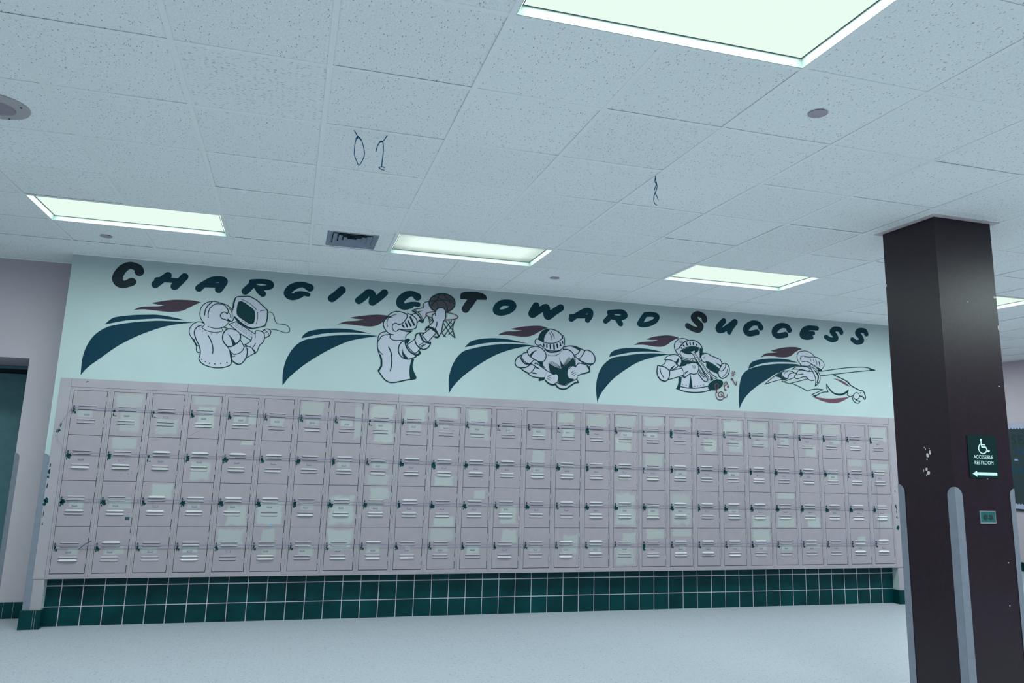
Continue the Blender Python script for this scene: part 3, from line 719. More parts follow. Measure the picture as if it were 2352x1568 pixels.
("red","S",18.9,"4981,2223 4985,2220"),
("red","S",8.0,"4941,2225 4972,2254"),
("red","S",23.4,"5029,2305 5036,2302"),
("red","S",9.5,"5039,2299 5077,2243 5086,2281"),
("red","S",5.9,"5026,2366 5073,2379"),
("red","S",5.9,"5029,2349 5074,2361"),
("red","S",5.9,"5038,2390 5057,2334"),
("red","S",5.9,"5063,2392 5036,2333"),
]),
("k5", [
("cape","F",0,"5236,2427* 5255,2475 5297,2510 5396,2539 5513,2555 5646,2560 5746,2554 5859,2529* 5771,2529 5645,2525 5494,2511 5370,2482"),
("cape","F",0,"5900,2502* 5829,2512 5702,2509 5577,2500 5411,2473 5287,2441 5229,2416 5171,2370 5137,2304 5118,2211 5111,2105 5116,1997* 5145,2058 5212,2145 5321,2236 5471,2329 5573,2392 5674,2434 5794,2478"),
("plume","F",0,"5919,2683* 5863,2698 5795,2699 5710,2690 5617,2670 5514,2637* 5557,2632 5603,2630* 5548,2619 5482,2611 5431,2594 5387,2557* 5456,2579 5530,2582 5622,2575 5697,2578 5765,2596 5826,2641 5870,2666"),
("pale","F",0,"5889,2520 5856,2554 5846,2598 5869,2643 5921,2661 5981,2662 6039,2639 6081,2609 6123,2597 6182,2559 6193,2523 6169,2477 6151,2469 6083,2480 6007,2497 5888,2498"),
("ink","S",8.0,"5888,2518 5856,2554 5846,2598 5869,2643 5921,2661 5981,2662 6039,2639 6081,2607"),
("ink","S",8.0,"5952,2603 5927,2609 5896,2594 5892,2564 5915,2543 5967,2550 6025,2528 6084,2502 6151,2470* 6178,2493 6193,2523 6182,2559 6123,2597 6081,2605 6003,2600 5944,2602"),
("ink","S",6.4,"6019,2581 6027,2556"),
("ink","S",6.4,"6054,2580 6065,2543"),
("ink","S",7.2,"6086,2577 6097,2551 6098,2519"),
("ink","F",0,"6118,2570* 6142,2535 6136,2479* 6128,2527"),
("ink","S",9.5,"5887,2518 5888,2499 5947,2497 5998,2501 6034,2523"),
("ink","F",0,"5991,2533* 6084,2494 6160,2469* 6169,2452* 6115,2446 6096,2480 6041,2505*"),
("pale","F",0,"5432,2270* 5496,2323 5572,2363* 5645,2339*"),
("ink","S",7.7,"5640,2425* 5572,2374 5496,2323 5432,2270* 5536,2306 5654,2338"),
("ink","F",0,"5563,2363* 5649,2422* 5646,2368 5716,2341* 5653,2321* 5621,2352"),
("pale","F",0,"5647,2389 5657,2419 5708,2433 5766,2432 5824,2414 5797,2361 5721,2346 5671,2362"),
("ink","S",9.4,"5824,2410 5766,2431 5708,2431 5657,2417 5647,2389 5667,2361 5721,2346"),
("ink","S",6.3,"5674,2391 5694,2414 5724,2425"),
("ink","S",8.6,"5725,2357 5731,2385 5765,2409 5824,2414"),
("ink","S",7.9,"5644,2315 5735,2293* 5905,2340 5970,2358"),
("ink","S",7.1,"5678,2315 5797,2361"),
("pale","F",0,"5784,2455 5827,2480 5913,2492 5980,2485 6009,2464 5978,2444 5877,2460"),
("ink","S",8.7,"5776,2451 5827,2480 5913,2493 5980,2485 6007,2467 5983,2445 5877,2459 5793,2456"),
("pale","F",0,"5806,2369 5811,2391 5832,2396 5842,2429 5877,2450 5928,2449 5987,2441 6029,2440 6048,2382 6068,2362 6033,2341 5982,2353 5958,2377 5907,2375 5847,2353"),
("ink","S",8.7,"5828,2396 5842,2429 5877,2450 5928,2447 5987,2440 6030,2444"),
("ink","S",8.6,"6055,2348 6016,2343 5982,2353 5958,2377 5907,2375 5847,2353 5807,2362 5811,2390 5841,2396 5917,2409"),
("pale","F",0,"6007,2497* 6074,2472 6123,2423 6130,2365 6109,2320 6064,2285* 6076,2347 6062,2412"),
("ink","S",8.7,"6007,2497* 6074,2472 6123,2423 6132,2365 6109,2320 6064,2285* 6076,2347 6058,2412 6007,2497"),
("ink","F",0,"6040,2477* 6098,2436 6117,2386 6096,2312* 6083,2318* 6099,2385 6080,2428"),
("ink","S",8.3,"6159,2453 6343,2487 6520,2514 6681,2529 6770,2526 6867,2504* 6696,2485 6340,2432 6139,2402"),
("ink","F",0,"6774,2526* 6872,2503* 6795,2502*"),
("ink","S",7.9,"5777,2297 5868,2265 5968,2224* 6020,2245 6097,2254 6165,2251* 6086,2217 6021,2192* 6058,2168* 6111,2203 6172,2224 6228,2227* 6213,2267 6213,2314*"),
("ink","F",0,"6214,2318* 6244,2276 6293,2230 6362,2216 6432,2230 6494,2270* 6476,2232 6413,2202 6352,2197 6284,2219 6235,2264"),
("ink","F",0,"6017,2190* 6055,2182* 6155,2224* 6058,2164*"),
("ink","S",8.1,"6492,2266* 6476,2206* 6513,2190 6554,2206"),
("ink","S",10.6,"6296,2426 6390,2394 6475,2361 6517,2323 6594,2286 6655,2265 6690,2260 6709,2225 6715,2181 6701,2169* 6677,2198 6637,2203"),
("ink","F",0,"6459,2372* 6493,2359 6526,2323* 6500,2333"),
("pale","F",0,"6636,2203 6634,2192 6627,2181 6618,2172 6606,2167 6593,2164 6581,2165 6570,2170 6561,2178 6556,2188 6555,2199 6558,2211 6564,2221 6574,2230 6585,2236 6598,2238 6610,2237 6621,2232 6630,2224 6635,2214"),
("ink","S",8.1,"6636,2203 6634,2192 6627,2181 6618,2172 6606,2167 6593,2164 6581,2165 6570,2170 6561,2178 6556,2188 6555,2199 6558,2211 6564,2221 6574,2230 6585,2236 6598,2238 6610,2237 6621,2232 6630,2224 6635,2214 6636,2203"),
("ink","S",8.1,"6539,2187 6550,2151 6584,2127 6619,2126 6642,2148* 6612,2150 6586,2160"),
("red","D",9.0,"6657,2239"),
("red","F",0,"6302,2382* 6389,2371 6465,2339 6516,2301* 6455,2320 6379,2356"),
("red","F",0,"6012,2173* 6109,2160 6237,2155 6368,2168 6500,2185* 6445,2154 6365,2122 6278,2111 6184,2119 6083,2147"),
]),
]
LETTERS = [
("C","init",[("S","-802,2926:77 -815,2957:68 -880,2976:63 -933,2942:76 -964,2885:83 -967,2843:83 -943,2810:74 -901,2806:64 -853,2831:73")]),
("H","let",[("S","-570,2914:64 -610,2876:62 -662,2827:68"),("S","-653,2867:48 -559,2874:46 -474,2872:48"),("S","-434,2915:66 -465,2870:64 -505,2823:69")]),
("A","let",[("S","-305,2823:65 -267,2863:56 -202,2906:60 -129,2919:56 -101,2903:62 -119,2863:65 -140,2827:67"),("S","-288,2855:45 -215,2858:42 -137,2865:45")]),
("R","let",[("S","85,2829:66 118,2870:64 150,2916:57"),("S","131,2921:46 202,2931:45 275,2927:52 300,2904:56 279,2882:48 208,2870:44 162,2882:41"),("S","190,2867:57 210,2840:57 237,2818:57")]),
("G","let",[("S","644,2910:72 585,2933:53 530,2924:60 478,2892:70 450,2846:67 475,2816:66 521,2816:62 574,2834:43"),("S","527,2846:38 573,2852:42 634,2845:40")]),
("I","let",[("S","933,2914:73 894,2871:73 849,2828:75")]),
("N","let",[("S","1096,2828:72 1141,2870:71 1180,2912:65 1220,2892:67 1222,2825:71"),("S","1222,2824:73 1281,2872:69 1329,2922:68")]),
("G","let",[("S","1643,2909:75 1594,2935:54 1538,2919:70 1486,2868:76 1487,2821:74 1529,2804:62 1585,2819:58"),("S","1553,2827:37 1599,2836:43 1653,2834:48")]),
("T","init",[("F","2061,2921* 2064,2975 2106,2997 2224,3007 2301,2990 2326,2960 2323,2935* 2227,2929"),("S","2186,2937:84 2154,2886:81 2118,2828:77")]),
("O","let",[("S","2517,2925:63 2578,2921:68 2598,2892:68 2558,2849:63 2482,2821:63 2427,2833:67 2436,2877:67 2473,2913:63 2517,2925:63")]),
("W","let",[("S","2837,2918:73 2813,2875:75 2799,2830:79 2870,2874:67 2942,2913:67 2951,2864:78 2964,2823:78 3028,2870:74 3098,2920:72")]),
("A","let",[("S","3213,2813:59 3278,2860:56 3369,2909:60 3419,2907:54 3417,2863:60 3388,2815:57"),("S","3210,2844:41 3301,2846:42 3400,2855:42")]),
("R","let",[("S","3585,2818:54 3624,2857:60 3658,2904:58"),("S","3624,2912:51 3702,2926:49 3772,2923:61 3801,2893:61 3749,2865:52 3663,2865:51"),("S","3718,2850:58 3752,2804:58")]),
("D","let",[("S","4026,2918:53 3986,2855:58 3967,2814:52 4050,2820:56 4139,2862:56 4163,2914:59 4107,2929:53 4034,2923:53")]),
("S","init",[("S","4719,2918:67 4707,2955:64 4640,2976:64 4593,2936:73 4630,2889:73 4671,2851:73 4650,2807:64 4587,2810:60 4518,2840:60")]),
("U","let",[("S","4951,2924:62 4893,2863:68 4886,2824:68 4940,2825:58 5026,2880:62 5087,2923:68"),("S","5082,2918:68 5029,2850:68 5014,2809:58")]),
("C","let",[("S","5403,2885:66 5382,2922:56 5312,2929:59 5242,2888:72 5219,2841:72 5256,2808:65 5356,2830:63")]),
("C","let",[("S","5761,2884:67 5739,2920:57 5665,2927:60 5597,2888:70 5572,2840:70 5615,2807:63 5716,2829:64")]),
("E","let",[("S","6122,2929:51 6016,2925:58 5951,2893:65 5924,2836:64 5974,2816:54 6047,2823:48"),("S","5958,2867:48 6071,2870:48")]),
("S","let",[("S","6439,2908:59 6422,2935:59 6357,2937:59 6318,2904:66 6353,2866:66 6364,2832:62 6303,2812:55 6235,2839:55")]),
("S","let",[("S","6775,2912:60 6758,2943:60 6692,2945:60 6656,2912:67 6691,2874:67 6707,2830:63 6639,2806:56 6585,2834:56")]),
]

# ================================================================ FLOOR AND CEILING
XL, XR, YF, YB = -6.0, 10.9, -9.0, 6.6
fl = struct(obj('floor', MB().box(XL-0.1, YF-0.1, -0.1, XR+0.1, YB+0.1, 0.0), M['floor']))
ceil = struct(obj('ceiling', MB().box(XL-0.1, YF-0.1, H+0.06, XR+0.1, YB+0.1, H+0.12), M['dark_void']))

fixture_cells = set()
for c, r, p in FIXTURES:
    fixture_cells.add((c, r))
    fixture_cells.add((c+1, r))
VENT = (1, 0)
cut_cells = set()
panel = MB().box(-T/2+0.006, -T/2+0.006, 0, T/2-0.006, T/2-0.006, 0.016).mesh('ceiling_tile', M['tile_ceiling'])
panel2 = MB().box(-T/2+0.006, -T/2+0.006, 0, T/2-0.006, T/2-0.006, 0.016).mesh('ceiling_tile', M['tile_ceiling2'])
rest = MB()
rt = random.Random(3)
fine_tiles = {(0, -4), (-2, -2), (5, -7)}
for c in range(-9, 18):
    for r in range(-14, 11):
        if (c, r) in fixture_cells or (c, r) == VENT:
            continue
        x, y = (c+0.5)*T, (r+0.5)*T
        zz = H + 0.0014 + rt.random()**3*0.003
        if projected(x, y, H) and (r <= 2 or (c >= 10 and r <= 7)):
            p2 = panel2 if (c, r) in fine_tiles or rt.random() < 0.05 else panel
            put('ceiling_tile', p2, ceil, (x, y, zz), (rt.uniform(-1, 1)*0.003, rt.uniform(-1, 1)*0.003, 0))
        else:
            rest.box(x-T/2+0.006, y-T/2+0.006, zz, x+T/2-0.006, y+T/2-0.006, zz+0.016)
o = obj('ceiling_tile_field', rest, M['tile_ceiling'], ceil)
o['kind'] = 'stuff'
for c in range(-9, 19):
    segs = [(YF, YB)]
    for (fc, fr) in fixture_cells:
        if (fc, fr) in fixture_cells and (fc-1, fr) in fixture_cells and fc == c:
            # a fixture spans this line: leave the bar out there
            ns = []
            for a, b in segs:
                lo, hi = fr*T, (fr+1)*T
                if a < lo < b:
                    ns += [(a, lo), (hi, b)]
                else:
                    ns.append((a, b))
            segs = ns
    mb = MB()
    for a, b in segs:
        mb.box(c*T-0.012, a, H-0.001, c*T+0.012, b, H+0.0010)
        mb.box(c*T-0.002, a, H, c*T+0.002, b, H+0.03)
    obj('grid_bar', mb, M['grid'], ceil)
for r in range(-14, 11):
    mb = MB()
    mb.box(XL, r*T-0.012, H-0.0004, XR, r*T+0.012, H+0.0012)
    mb.box(XL, r*T-0.002, H+0.0006, XR, r*T+0.002, H+0.03)
    obj('grid_bar', mb, M['grid'], ceil)

# ================================================================ WALLS
X0, X1 = -1.334, 7.135            # mural wall ends
RX0, RX1 = -1.207, 7.012          # recess under and behind the lockers
ZB, ZT = 0.376, 1.9745            # locker band
DEEP = 2.35
wb = MB()
wb.box(X0, YW, ZT-0.02, X1, DEEP, H+0.004)          # above the lockers
wb.box(X0, YW, 0.0, RX0, DEEP, ZT-0.02)            # left pier
wb.box(RX1, YW, 0.0, X1, DEEP, ZT-0.02)            # right pier
wb.box(RX0, YW+0.34, 0.0, RX1, DEEP, ZT-0.02)
wb.box(RX0, YW+0.088, 0.0, RX1, YW+0.36, ZB-0.004) # plinth wall under the lockers
wall_back = struct(obj('wall_back', wb, M['wall_white']))

def simple_wall(name, x0, y0, x1, y1, z0=0.0, z1=H+0.004, m='wall_grey'):
    return struct(obj(name, MB().box(x0, y0, z0, x1, y1, z1), M[m]))
simple_wall('wall_left', XL-0.12, YF-0.1, XL, 2.3, m='wall_white')
simple_wall('wall_right', XR, YF-0.1, XR+0.12, YB+0.1)
simple_wall('wall_front', XL-0.1, YF-0.12, XR+0.1, YF, m='wall_white')
simple_wall('wall_hall', X1, DEEP, X1-0.1, YB)
simple_wall('wall_hall_end', X1-0.1, YB, XR+0.1, YB+0.12)
# wall with the door, set back to the left of the mural wall
DY = 2.15
DX1, DX0, DZ = -1.672, -3.50, 2.158
dw = MB()
dw.box(DX1, DY, 0, X0+0.3, 3.3, DZ)
dw.box(XL-0.1, DY, 0, DX0, 3.3, DZ)
dw.box(XL-0.1, DY, DZ, X0+0.3, 3.3, H+0.004)
door_wall = struct(obj('wall_back_left', dw, M['wall_grey']))
# door at the back of the deep opening
dr = struct(empty('door_1', ((DX0+DX1)/2, 3.08, 0)))
W2 = (DX1-DX0)/2
obj('frame', MB().box(-W2+0.001, 0.03, 2.085, W2-0.001, 0.10, DZ-0.002), M['door_dark'], dr)
obj('header_gap', MB().box(-W2+0.001, 0.0, 2.128, W2-0.001, 0.03, DZ-0.002), M['door_green'], dr)
for sx in (-1, 1):
    a, b = (0.004, W2-0.004) if sx > 0 else (-W2+0.004, -0.004)
    leaf = obj('door_leaf', MB().chbox(a, 0.012, 0.012, b, 0.055, 2.082, 0.003), M['door_green'], dr)

# ceiling angle trims
tr = struct(obj('trim_1', MB().box(X0, YW-0.018, H-0.004, X1, YW+0.001, H+0.002), M['grid']))
tr = struct(obj('trim_2', MB().box(XL, DY-0.018, H-0.004, X0, DY+0.001, H+0.002), M['grid']))
tr = struct(obj('trim_3', MB().box(XR-0.018, YF, H-0.004, XR+0.001, YB, H+0.002), M['grid']))

# ---------------------------------------------------------------- green tiles under the lockers (each one a part of the wall)
TY = YW + 0.080
P = 0.1592
full = MB().chbox(0.0035, 0, 0.0035, P-0.0035, 0.009, P-0.0035, 0.0015).mesh('tile', M['tile_green'])
top_ = MB().chbox(0.003, 0, 0.002, P-0.0035, 0.009, ZB-0.31, 0.0015).mesh('tile', M['tile_green'])
bot_ = MB().chbox(0.003, 0, 0.0, P-0.0035, 0.009, 0.149-0.003, 0.0015).mesh('tile', M['tile_green'])
obj('grout', MB().box(RX0, TY+0.002, 0, RX1, TY+0.0081, ZB-0.004), M['grout'], wall_back)
x = -1.096 - P
k = 0
while x < RX1 - 0.02:
    for me, z, hh in ((bot_, 0.0, 0.146), (full, 0.149, P), (top_, 0.149+P+0.002, 0.066)):
        if x < RX0 or x + P > RX1:
            a, b = max(x+0.003, RX0+0.001), min(x+P-0.0035, RX1-0.001)
            z0 = z if me is bot_ else z+0.003
            mz = {id(bot_): 0.146, id(full): z+P-0.0035, id(top_): ZB-0.002}[id(me)]
            obj('tile', MB().chbox(a, TY, z0, b, TY+0.009, mz, 0.0015), M['tile_green'], wall_back)
        else:
            put('tile', me, wall_back, (x, TY + rt.uniform(-0.0006, 0.0006), z))
    x += P
obj('painted_strip', MB().box(X0+0.004, YW-0.002, 0.143, RX0-0.0005, YW-0.0002, ZB-0.002), M['locker_frame'], wall_back)
obj('painted_strip', MB().box(RX1+0.0005, YW-0.002, 0.143, X1-0.001, YW-0.0002, ZB-0.002), M['locker_frame'], wall_back)
# floor tile course in front of the two piers
bs = struct(empty('baseboard_left', (X0, YW, 0)))
for a, b, y0, y1 in ((-0.013, 0.083, -0.022, 0.0), (0.086, 0.098, -0.022, 0.0), (0.101, 0.127, -0.022, 0.0)):
    obj('tile', MB().chbox(a, y0, 0, b, y1, 0.143, 0.002), M['tile_green'], bs)
obj('tile', MB().box(0.127, -0.022, 0, 0.138, 0.078, 0.143), M['tile_green'], bs)
obj('grout', MB().box(-0.01, -0.018, 0, 0.127, -0.0005, 0.140), M['grout'], bs)
bs = struct(empty('baseboard_right', (RX1, YW, 0)))
for a, b in ((-0.012, 0.0), (0.003, 0.121)):
    obj('tile', MB().chbox(a, -0.014, 0, b, 0.078 if a < 0 else 0.0, 0.143, 0.002), M['tile_green'], bs)
bs = struct(empty('baseboard_door_wall', (DX1, DY, 0)))
for i in range(5):
    obj('tile', MB().chbox(0.004+i*0.076, -0.012, 0, 0.077+i*0.076, 0.0, 0.128, 0.002), M['tile_green'], bs)
obj('grout', MB().box(0.0, -0.008, 0, 0.338, -0.0005, 0.125), M['grout'], bs)
bs = struct(empty('baseboard_side', (XR, 0, 0)))
for i in range(52):
    y = YF + i*0.3
    obj('tile', MB().box(-0.012, y+0.002, 0, 0.0, y+0.298, 0.125), M['tile_green'], bs)

# ================================================================ LOCKERS
LX0 = -1.2065
LW = 0.3041
NL = 27
LY = YW - 0.006                   # face of the locker frames
DT, DB = 1.876, 0.416             # top and bottom of the doors
ROWZ = [1.876, 1.5095, 1.141, 0.7775, 0.4145]
fr = MB()
for a, b, y in ((0.0006, 0.0125, 0.0), (0.0135, 0.0235, 0.0022)):
    fr.box(a, y, ZB+0.012, b, 0.03, 1.903)
    fr.box(LW-b, y, ZB+0.012, LW-a, 0.03, 1.903)
fr.box(0.0125, 0.003, ZB+0.012, 0.0135, 0.03, 1.903)
fr.box(LW-0.0135, 0.003, ZB+0.012, LW-0.0125, 0.03, 1.903)
fr.box(0.0235, 0.0008, DT+0.003, LW-0.0235, 0.03, 1.903)
fr.box(0.0235, 0.0008, ZB+0.012, LW-0.0235, 0.03, DB-0.003)
fr_me = fr.mesh('frame', M['locker_frame'])
bd = MB()
bd.box(0.001, 0.03, ZB+0.001, 0.003, 0.33, 1.903)
bd.box(LW-0.003, 0.03, ZB+0.001, LW-0.001, 0.33, 1.903)
bd.box(0.003, 0.327, ZB+0.001, LW-0.003, 0.33, 1.903)
for z in (ZB+0.001, 1.509, 1.140, 0.777, 1.900):
    bd.box(0.003, 0.03, z-(0.001 if z > 0.4 else 0), LW-0.003, 0.327, z+0.001)
bd_me = bd.mesh('body', M['locker'])
base_me = MB().box(0.0003, -0.002, ZB, LW-0.0003, 0.03, ZB+0.0115).mesh('base_lip', M['locker_frame'])
DW = 0.2495
DX = 0.0267
def door_mesh(h):
    return MB().chbox(0, 0, 0, DW, 0.018, h, 0.0012).mesh('door', M['locker'])
door_me = [door_mesh(ROWZ[i]-ROWZ[i+1]-0.0035) for i in range(4)]
# louver: a pressed hood, open below, with tapering ends
def louver_mesh(bulge, m):
    mb = MB()
    n = 10
    L = 0.143
    top, lip, low = [], [], []
    for k in range(n+1):
        u = k/n
        e = min(1, min(u, 1-u)/0.09)
        e = math.sin(e*math.pi/2)
        bb = e*(1+0.35*bulge*math.sin(u*math.pi))
        top.append((u*L, 0.0002, 0.0035+0.0030*bb*(1+1.4*bulge)))
        lip.append((u*L, -(0.0060+0.0045*bulge)*bb, -0.0035))
        low.append((u*L, 0.0002, -0.0035-0.0008))
    i = len(mb.v)
    mb.v += top+lip
    for k in range(n):
        mb.f.append((i+k, i+n+1+k, i+n+2+k, i+k+1))
    # under side, a little inside
    j = len(mb.v)
    mb.v += [(a, b+0.0012 if b < -0.001 else b, c-0.0004) for a, b, c in lip] + low
    for k in range(n):
        mb.f.append((j+k, j+n+1+k, j+n+2+k, j+k+1))
    return mb.mesh('louver', M[m])
louvers = [louver_mesh(0.0, 'locker'), louver_mesh(0.5, 'louver'), louver_mesh(1.0, 'louver')]  # plain hood first, then two with the light on top painted in
slot_shade_me = MB().box(0.003, -0.0008, -0.0078, 0.140, 0.0, -0.0030).mesh('slot', M['vent_dark'])  # dark strip painting the shade in the opening under a hood
plate_me = MB().chbox(0, -0.0022, 0, 0.040, 0.0, 0.014, 0.0015).mesh('number_plate', M['plate'])
plate_in = MB().box(0.004, -0.0026, 0.005, 0.036, -0.0022, 0.0115).mesh('number_card', M['card'])
hinge_me = MB().box(-0.0035, -0.003, -0.020, 0.0035, 0.004, 0.020).mesh('hinge', M['locker_frame'])
# latch: upright tab with a little loop
lt = MB()
lt.box(0.0, -0.014, 0.0, 0.006, 0.0, 0.030)
lt.box(-0.005, -0.010, 0.010, 0.012, -0.004, 0.016)
lt.box(0.001, -0.010, -0.006, 0.010, -0.001, 0.002)
latch_me = lt.mesh('latch', M['latch'])
lk = MB()
lk.prism(disc_pts(0.0085, 14), lambda p: (p[0], -0.004, p[1]), lambda p: (p[0], 0.0, p[1]))
lock_me = lk.mesh('lock', M['latch'])
def blob(rnd, rx, rz, n=13, rough=0.45):
    out = []
    for k in range(n):
        t = 2*math.pi*k/n
        r = 1 + rnd.uniform(-rough, rough*0.6)
        out.append((rx*r*math.cos(t), rz*r*math.sin(t)))
    return out
def chip_mesh(rnd, parts, m='chip'):
    mb = MB()
    for cx, cz, rx, rz in parts:
        B = blob(rnd, rx*1.4, rz*1.3)
        mb.prism(B, lambda p: (cx+p[0], -0.0010, cz+p[1]), lambda p: (cx+p[0], 0.0, cz+p[1]))
    return mb.mesh('paint_chip', M[m])
rc = random.Random(11)
# worn spots around the latch: big ones (rows 2 and 3), small ones (rows 1 and 4)
big = [chip_mesh(rc, [(0.010, -0.012, 0.015, 0.015), (0.0, -0.016, 0.010, 0.006), (-0.002, -0.036, 0.003, 0.008), (0.018, -0.036, 0.002, 0.002)]) for _ in range(6)]
big += [chip_mesh(rc, [(0.008, -0.004, 0.010, 0.020), (0.0, -0.030, 0.004, 0.010), (0.014, 0.010, 0.007, 0.006)]) for _ in range(3)]
small = [chip_mesh(rc, [(0.0, -0.012, 0.005, 0.007), (-0.002, -0.024, 0.002, 0.008), (0.016, -0.034, 0.002, 0.002)]) for _ in range(6)]
small += [chip_mesh(rc, [(0.003, -0.010, 0.008, 0.010), (0.014, -0.018, 0.008, 0.009), (-0.001, -0.030, 0.003, 0.006)]) for _ in range(3)]
bare = [chip_mesh(rc, [(0.003, 0.0, 0.008, 0.009), (0.0, -0.030, 0.004, 0.014), (0.016, -0.040, 0.008, 0.003)]) for _ in range(3)]
tall = [chip_mesh(rc, [(0.006, 0.004, 0.011, 0.014), (0.004, -0.022, 0.012, 0.022), (0.012, -0.046, 0.010, 0.005)]) for _ in range(2)]
TALL = {(15, 0), (18, 0), (10, 1), (17, 3)}
BARE = {(1, 0), (2, 0), (8, 0), (12, 0), (14, 0), (17, 0), (2, 1), (17, 1), (25, 1)}
NOLOCK = TALL | BARE | {(9, 0), (16, 3)}

# touched-up patches: (column, row, x0, x1, z0, z1) as fractions of the door, z from its top
PATCH = [(0,0,.14,.68,.40,.62),(1,0,0,1,0,.36),(1,0,.22,.95,.36,.95),(2,0,.1,.95,.55,.95),(3,0,.03,1,0,.22),(3,0,.22,.85,.22,.78),
(4,0,.7,1,.35,.65),(4,0,.2,.65,.44,.6),(5,0,.2,.75,.42,.65),(6,0,0,.9,0,.36),(6,0,.2,.72,.4,.6),(7,0,.72,1,0,.95),(7,0,.2,.7,.42,.6),
(8,0,0,1,0,.42),(8,0,.2,1,.42,1),(9,0,0,1,0,.45),(9,0,.25,.8,.45,.7),(10,0,0,1,0,.32),(10,0,.2,.6,.42,.6),(11,0,0,.92,0,.42),(11,0,.12,1,.42,.85),
(12,0,.4,.72,.42,.6),(13,0,.2,.8,.42,.75),(14,0,0,.76,0,.3),(14,0,.2,.76,.3,.78),(15,0,0,1,0,.4),(16,0,0,1,0,.34),(16,0,0,.8,.6,1),(16,0,.25,.85,.34,.6),
(17,0,0,1,0,.3),(17,0,.2,.7,.38,.6),(18,0,.15,1,0,.28),(19,0,.3,1,.55,.95),(20,0,0,1,0,.45),(20,0,.25,1,.55,.95),(21,0,0,1,0,.55),(21,0,.2,1,.55,.75),
(22,0,.25,1,0,.42),(22,0,.3,.8,.45,.7),(23,0,.1,1,0,.33),(23,0,.3,.9,.62,1),(24,0,0,1,0,.32),(24,0,.35,.95,.42,.6),(26,0,0,1,0,.5),
(1,1,.05,.95,.0,.3),(3,1,.15,.9,.5,.98),(4,1,.5,1,0,.12),(7,1,.2,.7,.42,.6),(8,1,.2,.9,.4,.6),(8,1,0,1,.72,1),(10,1,.05,.9,.72,1),(13,1,.2,.8,0,.36),(13,1,.25,.75,.4,.6),
(17,1,0,1,0,.45),(18,1,.2,.8,.38,.6),(20,1,.2,.8,.4,.58),(25,1,0,.85,0,.22),(24,1,.2,.75,.4,.62),(26,1,0,1,.1,.3),
(0,2,.25,.75,.4,.6),(1,2,.2,1,.3,.62),(2,2,.2,1,0,.42),(4,2,.25,1,.45,1),(3,2,.2,.7,.42,.6),(5,2,0,1,.35,1),(6,2,.25,.8,.36,.62),(7,2,0,1,.2,1),(8,2,.15,1,0,.34),(8,2,.2,.75,.42,.62),
(10,2,.1,1,.7,1),(11,2,.4,.9,.05,.3),(12,2,.2,.95,.4,.95),(16,2,0,1,0,1),(17,2,.22,.75,.45,.72),(18,2,0,1,0,1),(21,2,0,1,.62,1),(20,2,.2,.7,.42,.6),(22,2,0,1,.68,1),(22,2,0,1,0,.18),(23,2,.25,1,.66,1),(26,2,.1,1,.55,1),
(0,3,.4,.8,.42,.62),(1,3,.25,.95,.4,.62),(2,3,.15,.7,.42,.6),(3,3,.2,.75,.42,.58),(4,3,0,1,0,.5),(5,3,.25,.75,0,.4),(5,3,.3,.85,.44,.7),(6,3,.3,.85,.42,.7),(7,3,0,1,0,.55),(8,3,.2,.75,.42,.62),
(9,3,.38,.6,.42,.6),(10,3,0,1,0,.36),(10,3,.2,.8,.42,.6),(11,3,.2,.75,.4,.65),(12,3,.28,1,0,.4),(13,3,.2,.7,.42,.6),(14,3,.28,1,.12,.72),(15,3,.2,.7,.42,.6),(16,3,0,1,.45,1),(16,3,.3,1,.1,.45),(17,3,.1,1,0,.3),
(18,3,0,1,0,.22),(18,3,.4,.7,.42,.6),(20,3,.3,.8,.42,.6),(21,3,0,1,0,.4),(21,3,.25,.8,.42,.62),(22,3,.2,.8,.42,.62),(23,3,.2,1,.42,.55),(25,3,.3,.8,.2,.5)]
patch_of = {}
for c, r, a, b, z0, z1 in PATCH:
    patch_of.setdefault((c, r), []).append((a, b, z0, z1))
def patch_mesh(wd, ht, rnd):
    """soft-cornered, slightly ragged daub"""
    mb = MB()
    mb.v += [(0, -0.0005, 0), (wd, -0.0005, 0), (wd, -0.0005, ht), (0, -0.0005, ht)]
    mb.f.append((0, 1, 2, 3))
    return mb.mesh('paint_patch', M['patch'])
rp = random.Random(5)
ORD = ['first', 'second', 'third', 'fourth', 'fifth', 'sixth', 'seventh', 'eighth', 'ninth', 'tenth', 'eleventh', 'twelfth', 'thirteenth']
TIER = ['top', 'second', 'third', 'bottom']
XTRA = {0: 'pale spot on its top door', 1: 'small dark sticker on its third door', 2: 'red scribble near its top', 3: 'red scribble on its top door',
        5: 'small blue mark on its third door', 6: 'clear disc on its top latch', 8: 'mostly pale top door', 10: 'tall dark chip at its second latch',
        16: 'whole third door repainted pale', 18: 'whole third door repainted pale', 13: 'pale patch atop its second door', 15: 'tall dark chip at its top latch',
        20: 'dark flecks on its second door', 26: 'loose cable hanging down it'}
rl = random.Random(31)
